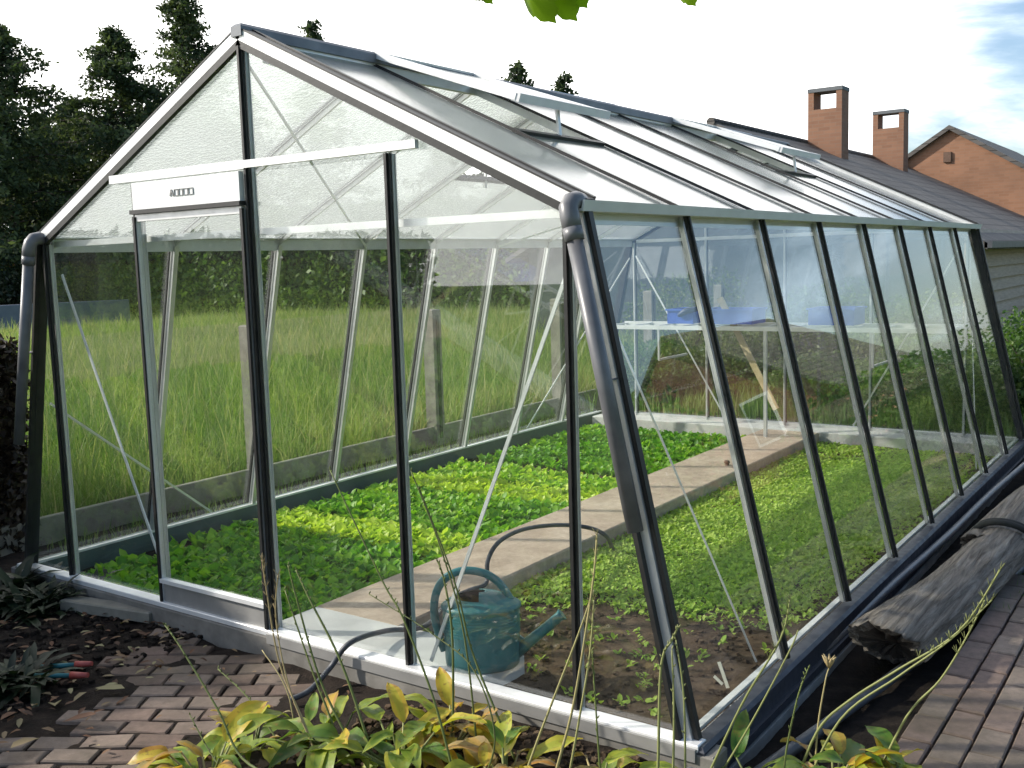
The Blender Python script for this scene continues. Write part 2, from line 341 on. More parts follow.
def quads(pts, size, jit=.4, flat=0.0, asp=1.0):
    """random oriented leaf diamonds at pts"""
    n = len(pts); a = nrm(RNG.normal(size=(n, 3))*np.array([1, 1, 1-flat])); b = nrm(np.cross(a, RNG.normal(size=(n, 3))))
    s = np.asarray(size)*(1+jit*RNG.uniform(-1, 1, n)); s = s[:, None]
    V = np.stack([pts-a*s*.5, pts+b*s*.28*asp, pts+a*s*.5, pts-b*s*.28*asp], 1).reshape(-1, 3)
    return V, np.arange(4*n).reshape(n, 4)
def leaves(base, dirv, up, length, width, curl):
    """curved leaves, 8 verts, 6 faces each. dirv unit, up unit normal of the leaf"""
    n = len(base); side = nrm(np.cross(dirv, up)); L = np.asarray(length)[:, None]; W = np.asarray(width)[:, None]; c = np.asarray(curl)[:, None]
    def at(t, w, fold=.0): return base+dirv*L*t*(1-.15*c*t)-up*L*c*t*t+side*W*w+up*W*fold
    V = np.stack([at(0, 0), at(.38, -.46, .16), at(.38, 0, 0), at(.38, .46, .16), at(.76, -.40, .13), at(.76, 0), at(.76, .40, .13), at(1, 0)], 1).reshape(-1, 3)
    b = np.arange(n)[:, None]*8
    T = np.concatenate([b+[[0, 2, 1]], b+[[0, 3, 2]], b+[[4, 5, 7]], b+[[5, 6, 7]]]); Q = np.concatenate([b+[[1, 2, 5, 4]], b+[[2, 3, 6, 5]]])
    return V, T, Q
def leafobj(name, base, dirv, up, length, width, curl, var, mat, parent=None, smooth=True):
    V, T, Q = leaves(base, dirv, up, length, width, curl)
    return np_obj(name, V, [T, Q], np.concatenate([np.tile(var, 4), np.tile(var, 2)]), mat, parent, smooth)
def empty(name, loc=(0, 0, 0), label=None, cat=None, group=None):
    o = bpy.data.objects.new(name, None); col.objects.link(o); o.location = loc; o.empty_display_size = .1
    if label: tag(o, label, cat, group)
    return o
def tag(o, label=None, cat=None, group=None, kind=None):
    if label: o['label'] = label
    if cat: o['category'] = cat
    if group: o['group'] = group
    if kind: o['kind'] = kind
    return o
# ------------------------------------------------------------------ greenhouse measures
S = .745; WB, WE, HE, HR, LEN, HG = 1.92, 1.529, 1.657, 2.398, 8*.745, 1.912
GZ = -.118
def wall_x(z): return WB-(WB-WE)*z/HE
def roof_z(x): return HR-(HR-HE)*abs(x)/WE
# ------------------------------------------------------------------ ground
def grid(name, x0, x1, y0, y1, step, zf, mat, keep=None):
    nx = max(2, int((x1-x0)/step)+1); ny = max(2, int((y1-y0)/step)+1)
    X, Y = np.meshgrid(np.linspace(x0, x1, nx), np.linspace(y0, y1, ny)); Z = zf(X, Y)
    V = np.stack([X, Y, Z], -1).reshape(-1, 3); i = np.arange(nx*ny).reshape(ny, nx)
    F = np.stack([i[:-1, :-1], i[:-1, 1:], i[1:, 1:], i[1:, :-1]], -1).reshape(-1, 4)
    if keep is not None:
        c = V[F].mean(1); F = F[keep(c[:, 0], c[:, 1])]
    return np_obj(name, V, [F], np.full(len(F), .5), mat, smooth=True)
_ph = RNG.uniform(0, 6.28, (24,)); _kx = RNG.normal(size=24); _ky = RNG.normal(size=24)
def bumpy(X, Y, f=1.0, n=24):
    s = np.zeros_like(X, dtype=float)
    for i in range(n): s += np.sin(f*(2+i*.9)*(_kx[i]*X+_ky[i]*Y)+_ph[i])/(1+i*.45)
    return s/4
def ground_z(X, Y):
    far = np.clip((Y-6.3)/3.5, 0, 1)
    return GZ-.012+far*.0*X
g = grid('ground', -400, 400, -60, 700, 20, lambda X, Y: np.full_like(X, GZ-.085), 'ground'); tag(g, kind='structure')
sb = grid('garden_soil', -3.4, 3.8, -2.6, 9.5, .03, lambda X, Y: GZ-.002+.012*bumpy(X, Y, 3)+.008*bumpy(X, Y, 9)-.045*np.clip((X-1.93)/.05, 0, 1)+.035*np.clip((X-.45)/.5, 0, 1)*np.clip((1.92-X)/.15, 0, 1)*np.clip((Y+1.1)/.5, 0, 1)*np.clip((.05-Y)/.1, 0, 1),
          'garden_soil', keep=lambda x, y: ~((np.abs(x) < 1.8) & (y > .1) & (y < 5.8)))
tag(sb, kind='structure')
bedl = grid('left_bed_soil', -1.84, -.08, .02, 5.68, .03, lambda X, Y: -.125+.012*bumpy(X, Y, 3)+.008*bumpy(X, Y, 8), 'soil'); tag(bedl, kind='structure')
bedr = grid('right_bed_soil', .36, 1.86, .02, 5.68, .025, lambda X, Y: -.105+.014*bumpy(X, Y, 3)+.010*bumpy(X, Y, 9), 'soil'); tag(bedr, kind='structure')
def pavers(name, mat, rot, inside, bw, bh, x0, x1, y0, y1, gap=.008, tilt=.012, zt=.03, ztop=GZ+.018):
    """individually laid pavers in one paved surface"""
    m = MB(); c, s = math.cos(rot), math.sin(rot); j = 0; y = y0
    while y < y1:
        x = x0-(bw*.5 if j % 2 else 0)+random.uniform(-.01, .01)
        while x < x1:
            wx, wy = x*c-y*s, x*s+y*c
            if inside(wx, wy):
                R = Matrix.Rotation(rot+random.uniform(-tilt, tilt), 3, 'Z') @ Matrix.Rotation(random.uniform(-tilt, tilt), 3, 'X') @ Matrix.Rotation(random.uniform(-tilt, tilt), 3, 'Y')
                m.box((wx, wy, ztop-.025+random.uniform(-.004, .004)), (bw-gap-random.uniform(0, .006), bh-gap-random.uniform(0, .005), .05), 0, R, random.random(), .005)
            x += bw
        y += bh; j += 1
    return tag(m.build(name, mat), kind='structure')
def in_left(x, y):
    edge_l = x > -.70+(.02-y)*.55+.10*math.sin(y*7)+.05*math.sin(y*19)
    return edge_l and y < -.09 and y > -2.4 and x < .36+.10*(-y)+.03*math.sin(y*11)
pavers('brick_paving', 'left_paver', math.radians(33), in_left, .178, .105, -3.5, 1.5, -3, 2, .009, .04, ztop=GZ+.007)
pavers('brick_path', 'right_paver', math.radians(90), lambda x, y: x > 2.36+.03*y and x < 3.6 and y > -2 and y < 12, .205, .105, -2, 12, -3.7, -2.3, .006, .008, ztop=GZ+.012)
cp = MB().box((.155, 2.99, -.085), (.50, 5.36, .13), 0, None, .5, .008).build('garden_path', 'path_concrete'); tag(cp, kind='structure')
# ------------------------------------------------------------------ greenhouse
gh = empty('greenhouse', (0, 0, GZ), 'large aluminium greenhouse with black bars, clear sloping sides and a frosted ridged roof', 'greenhouse')
def ghp(mb, name, mats, parent=None):
    o = mb.build(name, mats, parent if parent is not None else gh)
    if parent is None: o.location = (0, 0, -GZ)
    return o
# plinth (concrete) : four kerbs
m = MB(); m.box((0, -.004, -.107), (2*WB+.16, .10, .16), 0, None, .5, .006); ghp(m, 'plinth', 'plinth_concrete')
for sx in (-1, 1):
    m = MB(); m.box((sx*(WB+.0), LEN/2+.03, -.175), (.14, LEN-.04, .09), 0); ghp(m, 'plinth', 'concrete')
m = MB(); m.box((0, LEN-.10, -.085), (2*WB-.16, .34, .13), 0, None, .5, .006); ghp(m, 'back_slab', 'pale_concrete')
m = MB(); m.box((.47, .19, -.085), (1.13, .28, .125), 0, None, .5, .006); ghp(m, 'front_slab', 'pale_concrete')
# sills
m = MB(); m.box((0, -.02, -.013), (2*WB+.05, .06, .022), 0, None, .5, .003); m.box((WB/2+.01, -.0565, -.032), (WB+.02, .010, .04), 1)
ghp(m, 'front_sill', ['bright_aluminium', 'kick_metal'])
m = MB(); m.box((0, LEN+.02, -.012), (2*WB+.05, .07, .022)); ghp(m, 'back_sill', 'aluminium')
for sx in (-1, 1):
    m = MB(); m.box((sx*(WB+.012), LEN/2, -.066), (.07, LEN+.10, .115), 0, None, .5, .012); m.box((sx*(WB-.034), LEN/2, -.006), (.024, LEN, .012), 1)
    m.box((sx*(WB+.055), LEN/2, -.105), (.02, LEN+.1, .03), 0)
    ghp(m, 'side_sill', ['base_aluminium' if sx > 0 else 'lit_base', 'bright_aluminium'])
# side walls: bars and panes
def bar(a, b, nout, w=.027, name='glazing_bar', depth=.022, inner=.42, mats=('black_rubber', 'aluminium'), ext=0):
    m = MB(); fl = .45 if name == 'roof_bar' else 1
    m.beam(a, b, w, .012*fl, nout, (0, .012*fl-.002*(1-fl)), 0, ext); m.beam(a, b, w*.42, .012*fl, nout, (0, .022*fl), 0, ext)
    m.beam(a, b, w*.6, .007, nout, (0, -.006), 1, ext); m.beam(a, b, .006, depth, nout, (0, -.010-depth/2), 1, ext); m.beam(a, b, w*inner, .005, nout, (0, -.012-depth), 1, ext)
    return ghp(m, name, list(mats))
def pane(poly, nout, mat, name='glass_pane', t=.004, parent=None):
    m = MB(); n = Vector(nout).normalized(); m.prism([Vector(p)-n*t/2 for p in poly], (0, 0, 0), n*t); return ghp(m, name, mat, parent)
for sx in (-1, 1):
    n = Vector((sx*HE, 0, WB-WE)).normalized()
    for k in range(1, 8): bar((sx*WB, k*S, 0), (sx*WE, k*S, HE-.01), n, .025 if sx > 0 else .026, depth=.008 if sx > 0 else .03, inner=.3 if sx > 0 else 1.1)
    for k in range(8):
        y0, y1 = k*S+.012, (k+1)*S-.012
        pane([(sx*WB, y0, .006), (sx*WB, y1, .006), (sx*WE, y1, HE-.02), (sx*WE, y0, HE-.02)], n, 'clear_glass')
    # corner posts
    for y, sy in ((0, -1), (LEN, 1)):
        m = MB(); a = (sx*WB, y, -.13 if sy < 0 else -.03); b = (sx*WE, y, HE+.01)
        m.beam(a, b, .044, .046, n, (0, -.004), 1 if (sx > 0 and sy < 0) else 0)
        m.beam(a, b, .026, .016, n, (-sx*0+(.022*(1 if sx*sy < 0 else -1))*0, .030), 0)
        m.beam(Vector(a)+Vector((0, sy*.034, 0)), Vector(b)+Vector((0, sy*.034, 0)), .024, .016, n, (0, -.018), 0)
        ghp(m, 'corner_post', ['black_rubber', 'aluminium'])
    # eave: gutter + plate
    m = MB(); g0 = [(sx*(WE-.015), 0, HE-.012), (sx*(WE+.045), 0, HE-.012), (sx*(WE+.055), 0, HE+.022), (sx*(WE+.047), 0, HE+.022), (sx*(WE+.040), 0, HE-.004), (sx*(WE-.015), 0, HE-.004)]
    m.prism([Vector(p)+Vector((0, -.05, 0)) for p in g0], (0, 0, 0), (0, LEN+.1, 0)); ghp(m, 'gutter', 'gutter_metal')
    m = MB(); m.box((sx*(WE-.022), LEN/2, HE-.012), (.016, LEN-.06, .075)); m.box((sx*(WE-.04), LEN/2, HE+.02), (.05, LEN-.06, .006)); ghp(m, 'eave_beam', 'aluminium')
    # roof
    nr = Vector((sx*(HR-HE), 0, WE)).normalized()
    holes = {1: 1, 2: 0, 5: 1} if sx > 0 else {1: 0, 3: 1, 6: 1}
    for k in range(1, 8): bar((sx*.02, k*S, HR-.01), (sx*(WE+.01), k*S, HE+.004), nr, .026, 'roof_bar')
    for k in range(8):
        y0, y1 = k*S+.012, (k+1)*S-.012
        t0 = .5 if holes.get(k) else .012
        pts = [(sx*WE*t0, HR-(HR-HE)*t0), (sx*(WE+.02), HE-.008)]
        pane([(pts[0][0], y0, pts[0][1]), (pts[1][0], y0, pts[1][1]), (pts[1][0], y1, pts[1][1]), (pts[0][0], y1, pts[0][1])], nr, 'hammered_glass', 'roof_pane')
        if holes.get(k):
            m = MB(); m.beam((pts[0][0], k*S+.02, pts[0][1]), (pts[0][0], (k+1)*S-.02, pts[0][1]), .035, .025, nr, (0, .004)); ghp(m, 'vent_sill', 'black_rubber')
            th = math.radians(19.5 if sx > 0 else 19)
            v = empty('roof_vent'); v.parent = gh; v.location = (sx*.0+sx*.012, k*S, HR+.045-GZ)
            dx = Vector((sx*math.cos(th), 0, -math.sin(th))); L = .82; nn = Vector((sx*math.sin(th), 0, math.cos(th)))
            m = MB(); m.beam((0, .012, 0), dx*L+Vector((0, .012, 0)), .03, .03, nn); m.beam((0, S-.012, 0), dx*L+Vector((0, S-.012, 0)), .03, .03, nn)
            m.beam((0, 0, 0), (0, S, 0), .03, .03, nn); ghp(m, 'vent_frame', 'bright_aluminium', v)
            m = MB(); m.beam(dx*L, dx*L+Vector((0, S, 0)), .04, .036, nn, mi=0); ghp(m, 'bottom_rail', 'gutter_metal', v)
            pane([dx*.02+Vector((0, .02, 0))+nn*.0, dx*(L-.01)+Vector((0, .02, 0)), dx*(L-.01)+Vector((0, S-.02, 0)), dx*.02+Vector((0, S-.02, 0))], nn, 'hammered_glass', 'vent_pane', .004, v)
            m = MB(); a = dx*L+Vector((0, S/2, -.02)); b = Vector((sx*(pts[0][0]*sx+.0)-sx*.012, S/2, pts[0][1]-HR-.045-.05))
            m.beam(a+dx*-.04, b, .012, .02, (0, 1, 0)); ghp(m, 'stay', 'aluminium', v)
m = MB(); m.box((0, LEN/2, HR+.03), (.06, LEN+.06, .05), 0, None, .5, .012); m.box((0, LEN/2, HR-.02), (.03, LEN-.1, .05), 1); ghp(m, 'ridge_cap', ['grey_ridge', 'aluminium'])
# gables
for y, sy in ((0, -1), (LEN, 1)):
    ny = Vector((0, sy, 0)); yo = y
    for sx in (-1, 1):
        m = MB(); a = Vector((sx*(WE+.02), y, HE-.005)); b = Vector((0, y, HR+.002)); nr = Vector((sx*(HR-HE), 0, WE)).normalized()
        m.beam(a, b, .046, .040, nr, (0, .012), 1, .01); m.beam(a+nr*.036, b+nr*.036, .05, .006, nr, (0, 0), 0, .01)
        m.beam(a+Vector((0, sy*.012, 0)), b+Vector((0, sy*.012, 0)), .022, .026, nr, (0, -.022), 0)
        m.beam(a-Vector((0, sy*.036, 0)), b-Vector((0, sy*.036, 0)), .018, .016, nr, (0, .036), 0)
        ghp(m, 'rafter', ['black_rubber', 'bright_aluminium'])
    def zt(x): return roof_z(x)-.03
    for i in range(-2, 3):
        x = i*S; isdoor = (y == 0)
        top = zt(x)
        if isdoor and i == -1: top = HG-.03
        if isdoor and i == 1: top = HG-.02
        xt = x*(1-.0) if abs(i) < 2 else math.copysign(1.47, x)
        bt = (x, y, -.02 if not (isdoor and i in (0,)) else -.09)
        if abs(i) == 2: tp = (x, y, zt(x)-.0)
        else: tp = (x, y, top)
        bar(bt, tp, ny, .027, depth=.012)
    if y == 0:
        def gp(pts): pane([(p[0], 0, p[1]) for p in pts], ny, 'clear_glass')
        e = .012
        gp([(-WB+.03, .006), (-2*S-e, .006), (-2*S-e, zt(2*S)), (-WE+.02, HE-.02)]); gp([(WB-.03, .006), (2*S+e, .006), (2*S+e, zt(2*S)), (WE-.02, HE-.02)])
        gp([(-2*S+e, .006), (-S-e, .006), (-S-e, zt(S)-.0), (-2*S+e, zt(2*S))])
        gp([(e, .006), (S-e, .006), (S-e, HG-.03), (e, HG-.03)])
        gp([(S+e, .006), (2*S-e, .006), (2*S-e, zt(2*S)), (S+e, zt(S))])
        xb = (HR-HG-.02)/(HR-HE)*WE-.06
        gp([(-xb+.04, HG+.02), (-e, HG+.02), (-e, HR-.04)]); gp([(xb-.04, HG+.02), (e, HG+.02), (e, HR-.04)])
        m = MB(); m.beam((-xb+.0, -.022, HG), (0, -.022, HG), .036, .02, ny); m.beam((0, -.022, HG), (xb-.01, -.022, HG), .030, .02, ny); ghp(m, 'gable_beam', 'bright_aluminium')
        m = MB(); m.beam((-WE+.03, .045, HE-.01), (WE-.03, .045, HE-.01), .028, .012, ny); ghp(m, 'tie_rail', 'bright_aluminium')
        hp = empty('door_header'); hp.parent = gh; hp.location = (-S/2, -.03, (HG+HG-.17)/2-GZ)
        m = MB(); m.box((0, .0, .0), (S-.04, .026, .118), 0, None); m.box((0, -.006, -.067), (S-.02, .04, .018), 1); ghp(m, 'header_panel', ['white_panel', 'black_rubber'], hp)
        m = MB()  # small stamped maker's plate: letter-like outlines
        def seg(x0, z0, x1, z1, w=.0026): m.beam((x0, -.0150, z0), (x1, -.0150, z1), w, .003, (0, -1, 0))
        x = -.085
        seg(x, -.013, x+.010, .013, .007); seg(x+.010, .013, x+.022, -.013, .007); seg(x+.003, -.004, x+.018, -.004)
        x += .030
        for w in (.030, .030, .034, .034):
            seg(x, .013, x+w-.006, .013); seg(x, -.013, x+w-.006, -.013); seg(x, -.013, x, .013); seg(x+w-.006, -.013, x+w-.006, .013); x += w
        ghp(m, 'name_plate', 'dark_label', hp)
        # sliding door
        dr = empty('door'); dr.parent = gh; dr.location = (-S/2, -.03, -GZ)
        m = MB(); w2 = S/2-.022
        for q in (-1, 1): m.beam((q*w2, .004, -.10), (q*w2, .004, 1.74), .016, .022, (0, -1, 0)); m.beam((q*(w2+.004), -.009, -.10), (q*(w2+.004), -.009, 1.74), .014, .012, (0, -1, 0), mi=1)
        m.beam((-w2, .004, 1.735), (w2, .004, 1.735), .03, .022, (0, -1, 0)); m.beam((-w2, -.001, .098), (w2, -.001, .098), .018, .034, (0, -1, 0), mi=2)
        ghp(m, 'door_frame', ['aluminium', 'black_rubber', 'bright_aluminium'], dr)
        m = MB(); m.box((0, .004, -.005), (2*w2-.02, .012, .19), 0); m.box((0, -.002, -.094), (2*w2+.05, .04, .012), 0); ghp(m, 'kick_panel', 'kick_metal', dr)
        m = MB(); m.box((0, .004, .913), (2*w2-.02, .004, 1.61)); ghp(m, 'door_pane', 'clear_glass', dr)
    else:
        e = .012
        for i in range(-2, 2):
            x0, x1 = i*S+e, (i+1)*S-e
            pane([(x0, y, .006), (x1, y, .006), (x1, y, zt(x1)), (x0, y, zt(x0))], ny, 'clear_glass')
        for sx in (-1, 1): pane([(sx*(WB-.03), y, .006), (sx*(2*S+e), y, .006), (sx*(2*S+e), y, zt(2*S)), (sx*(WE-.02), y, HE-.02)], ny, 'clear_glass')
        m = MB(); m.beam((-1.45, y-.035, HE), (1.45, y-.035, HE), .03, .012, ny); ghp(m, 'tie_rail', 'aluminium')
# braces
def brace(a, b, w=.014): m = MB(); m.beam(a, b, w, .006, (0, 1, 0) if abs(a[1]-b[1]) < .01 else (1, 0, 0)); ghp(m, 'brace', 'bright_aluminium')
brace((1.47, .05, 1.50), (.80, .05, .0)); brace((-1.47, .05, 1.50), (-.80, .05, .05))
brace((-1.45, LEN-.05, 1.52), (-.55, LEN-.05, .02)); brace((1.45, LEN-.05, 1.52), (.62, LEN-.05, .02))
def wl(y, z, s=-1): return (s*(wall_x(z)-.05), y, z)
brace(wl(LEN-.05, 1.5), wl(4.6, .02)); brace(wl(.05, .85), wl(1.15, .02), .012); brace(wl(.05, 1.5, 1), wl(.62, .02, 1), .005); brace(wl(LEN-.05, 1.5, 1), wl(4.5, .02, 1))
def rl(y, t, s=-1): return (s*WE*t, y, HR-(HR-HE)*t-.06)
brace(rl(.06, .03), rl(3*S, .97)); brace(rl(.06, .03, 1), rl(2.4*S, .97, 1)); brace(rl(7.9*S, .03), rl(5*S, .97)); brace(rl(7.9*S, .03, 1), rl(5.4*S, .97, 1))
# downpipes
for sx in (-1, 1):
    m = MB(); A = Vector((sx*(WE+(.012 if sx > 0 else -.03)), -.085, HE+.004)); q = 1 if sx > 0 else .0
    B = Vector((sx*(wall_x(.66)+(-.01 if sx < 0 else -.005)), -.085, .66 if sx > 0 else .66)); d = (B-A).normalized()
    A2 = A+d*.08
    m.tube([A+Vector((0, .075, .012)), A+Vector((0, .05, .017)), A+Vector((0, .022, .012)), A+Vector((0, .005, -.006)), A+d*.035, A2], .031, 16)
    m.tube([A2-d*.012, A2+d*.03], .0315, 16); m.tube([A2, B], .026, 16)
    for u in (.5,): c = A2.lerp(B, u); m.beam(c+Vector((-sx*.0, .02, 0)), c+Vector((0, .07, 0)), .02, .006, d)
    ghp(m, 'downpipe', 'grey_pipe')
# ------------------------------------------------------------------ crops
def rosette(name, pts, nl, size, wr, varf, mat, tiltr=(.5, 1.25), curl=(.2, .6), **k):
    n = len(pts)*nl; base = np.repeat(pts, nl, 0)+RNG.normal(size=(n, 3))*np.array([.012, .012, .003])
    az = RNG.uniform(0, 6.283, n); el = RNG.uniform(*tiltr, n)
    d = np.stack([np.cos(az)*np.cos(el), np.sin(az)*np.cos(el), np.sin(el)], 1)
    up = np.stack([-np.cos(az)*np.sin(el), -np.sin(az)*np.sin(el), np.cos(el)], 1)
    sc = np.repeat(size(pts) if callable(size) else np.full(len(pts), size), nl)*RNG.uniform(.65, 1.25, n)
    var = np.repeat(varf(pts), nl)+RNG.normal(size=n)*.13
    return leafobj(name, base, d, up, sc, sc*wr, RNG.uniform(*curl, n), var, mat, **k)
def scatter(x0, x1, y0, y1, sp, jit=.45):
    X, Y = np.meshgrid(np.arange(x0, x1, sp), np.arange(y0, y1, sp)); p = np.stack([X.ravel(), Y.ravel()], 1); p += RNG.uniform(-jit, jit, p.shape)*sp
    return p
def bedz(p, z): return np.c_[p, np.full(len(p), z)]
bands = [('dark green leafy salad plants nearest the greenhouse door', .12, 1.36, .052, .36, .082), ('pale yellow green lettuce row across the left bed in front', 1.42, 1.72, .045, .88, .08),
         ('mid green salad row behind the first pale row', 1.78, 2.62, .048, .46, .076), ('pale yellow green lettuce row in the middle of the left bed', 2.68, 3.02, .045, .92, .075),
         ('bright green lettuce rows past the middle of the left bed', 3.06, 3.5, .05, .64, .078), ('dark green low plants at the far end of the left bed', 3.75, 5.55, .05, .34, .068)]
for lab, y0, y1, sp, vb, sz in bands:
    p = scatter(-1.72, -.15, y0, y1, sp); p = p[(RNG.uniform(size=len(p)) < .9)]
    thin = (p[:, 0] < -1.45) & (p[:, 1] < .9) & (RNG.uniform(size=len(p)) < .6); p = p[~thin]
    if y0 > 3.7: p = p[RNG.uniform(size=len(p)) < .8]
    o = rosette('salad_plants', bedz(p, -.12), 8, lambda q: sz*(1+.22*bumpy(q[:, 0], q[:, 1], 1.7)), .62, lambda q: vb+.08+.18*bumpy(q[:, 0], q[:, 1], 1.1), 'lettuce_leaf', (.75, 1.48), (.05, .42))
    tag(o, lab, 'salad', 'salad crops in the left bed', 'stuff')
p = scatter(.42, 1.78, .25, 5.6, .026); dens = 1.0+.28*bumpy(p[:, 0], p[:, 1], 1.2)
front = np.clip((p[:, 1]-.85-.35*(p[:, 0]-.5)*.9)/.5, 0.05, 1); dens *= front; dens *= np.clip((1.86-p[:, 0])/.25, .2, 1)
dens *= np.where(p[:, 1] > 4.9, .45, 1)
p = p[RNG.uniform(size=len(p)) < dens]
o = rosette('ground_salad', bedz(p, -.10), 7, lambda q: .029*(1+.3*bumpy(q[:, 0], q[:, 1], 2)), .6, lambda q: .6+.25*bumpy(q[:, 0], q[:, 1], .9), 'salad_leaf', (.3, 1.25), (.05, .45))
tag(o, 'low light green salad seedlings carpeting the right bed', 'salad', None, 'stuff')
# clods on soil
def clods(name, region, n, s0, s1, mat, z0, lab, cat):
    m = MB()
    for i in range(n):
        x, y = region(); s = random.uniform(s0, s1); R = Matrix.Rotation(random.uniform(0, 6), 3, 'Z') @ Matrix.Rotation(random.uniform(-.6, .6), 3, 'X')
        vs = [R @ Vector((math.cos(a)*s*random.uniform(.6, 1.1), math.sin(a)*s*random.uniform(.5, 1), zz*s*.6)) for zz in (-.7, .5) for a in (0, 1.3, 2.5, 3.8, 5.1)]
        m.add([v+Vector((x, y, z0)) for v in vs], [(0, 1, 6, 5), (1, 2, 7, 6), (2, 3, 8, 7), (3, 4, 9, 8), (4, 0, 5, 9), (5, 6, 7, 8, 9)], 0, False)
    return tag(m.build(name, mat), lab, cat, None, 'stuff')
clods('soil_clods', lambda: (random.uniform(.5, 1.82), random.uniform(.15, 1.3)), 500, .006, .018, 'soil', -.10, 'loose clods on bare soil at front of right bed', 'soil')
clods('bark_mulch', lambda: (random.uniform(-2.3, -.4), random.uniform(-1.1, .0)), 900, .008, .026, 'garden_soil', GZ+.008, 'dark crumbly mulch left of the brick paving', 'mulch')
clods('soil_crumbs', lambda: (random.uniform(.8, 1.85), random.uniform(-.7, -.08)), 900, .006, .02, 'soil', GZ+.038, 'dark crumbly earth in the border in front of sill', 'soil')
# ------------------------------------------------------------------ small things in the greenhouse
def watering_can():
    ax = Vector((.817, .575, 0)); rz = math.atan2(ax.y, ax.x)
    t = empty('watering_can', (.955, .17, -.0225), 'teal plastic watering can standing on the pale slab behind the front sill', 'watering can'); t.rotation_euler = (0, 0, rz)
    prof = [(.0, 0), (.118, 0), (.125, .008), (.127, .03)]
    for i in range(7): z = .13+i*.012; prof += [(.1285, z), (.1315, z+.005), (.1285, z+.010)]
    prof += [(.130, .222), (.136, .228), (.136, .238), (.129, .244), (.118, .252), (.10, .262), (.086, .268)]
    MB().lathe(prof, 40, 1.12, .82).build('body', 'teal_plastic', t)
    m = MB()  # half cover dome on spout side
    N = 18; vs = []; rings = [(.09, .266), (.075, .276), (.05, .284), (.02, .288)]
    for r, z in rings:
        for k in range(N+1): a = -math.pi/2+math.pi*k/N; vs.append((r*1.12*math.cos(a)-.005, r*.82*math.sin(a), z))
    fs = [(i*(N+1)+k, i*(N+1)+k+1, (i+1)*(N+1)+k+1, (i+1)*(N+1)+k) for i in range(3) for k in range(N)]
    m.add(vs, fs, 0, True); m.build('cover', 'teal_plastic', t)
    MB().lathe([(.0, .2), (.084, .2), (.086, .262)], 32, 1.12, .82).build('opening', 'dark_inside', t)
    # handle: arch from the low back over the top to the front rim
    pts = []
    for i in range(25):
        u = i/24; a = math.radians(215-200*u)
        pts.append((-.055+.135*math.cos(a)*(1.0), 0, .235+.145*math.sin(a)))
    pts = [(-.145, 0, .06), (-.158, 0, .10), (-.172, 0, .16), (-.178, 0, .21), (-.172, 0, .27), (-.15, 0, .32), (-.115, 0, .352), (-.07, 0, .368), (-.02, 0, .366), (.03, 0, .35), (.07, 0, .318), (.098, 0, .278), (.112, 0, .25)]
    P2 = []
    for i in range(len(pts)-1):
        for s in range(4):
            p0 = Vector(pts[max(i-1, 0)]); p1 = Vector(pts[i]); p2 = Vector(pts[i+1]); p3 = Vector(pts[min(i+2, len(pts)-1)]); u = s/4
            P2.append(.5*((2*p1)+(p2-p0)*u+(2*p0-5*p1+4*p2-p3)*u*u+(3*p1-p0-3*p2+p3)*u**3))
    P2.append(Vector(pts[-1])); MB().tube(P2, .0155, 12).build('handle', 'teal_plastic', t)
    a = Vector((.11, 0, .028)); b = Vector((.295, 0, .178))
    m = MB(); m.tube([a, a.lerp(b, .5), b, b+Vector((.012, 0, .010))], [.026, .021, .019, .024], 14); m.build('spout', 'teal_plastic', t)
    m = MB(); m.prism([Vector((.12, -.006, .02)), Vector((.17, -.006, .09)), Vector((.13, -.006, .12)), Vector((.12, -.006, .12))], (0, 0, 0), (0, .012, 0)); m.build('spout_web', 'teal_plastic', t)
watering_can()
def spline(pts, n=6):
    pts = [Vector(p) for p in pts]; o = []
    for i in range(len(pts)-1):
        p0 = pts[max(i-1, 0)]; p1 = pts[i]; p2 = pts[i+1]; p3 = pts[min(i+2, len(pts)-1)]
        for s in range(n): u = s/n; o.append(.5*((2*p1)+(p2-p0)*u+(2*p0-5*p1+4*p2-p3)*u*u+(3*p1-p0-3*p2+p3)*u**3))
    return o+[pts[-1]]
hz = [P(290, 700, z=GZ+.03), P(310, 690, z=GZ+.04), P(330, 668, y=-.12), Vector(P(350, 643, y=-.06)), P(385, 631, z=.02), P(425, 626, z=-.005), P(450, 600, z=-.005)]
hz += [P(470, 590, z=0.0), P(486, 583, z=.0), P(488, 560, y=.95), P(500, 541, y=1.05), P(525, 529, y=1.3), P(560, 525, y=1.6), P(590, 528, y=1.75), P(606, 536, y=1.8), P(612, 548, z=-.085)]
tag(MB().tube(spline(hz, 8), .011, 10).build('garden_hose', 'black_pipe'), 'dark grey hose looping over the sill and the concrete path', 'hose')
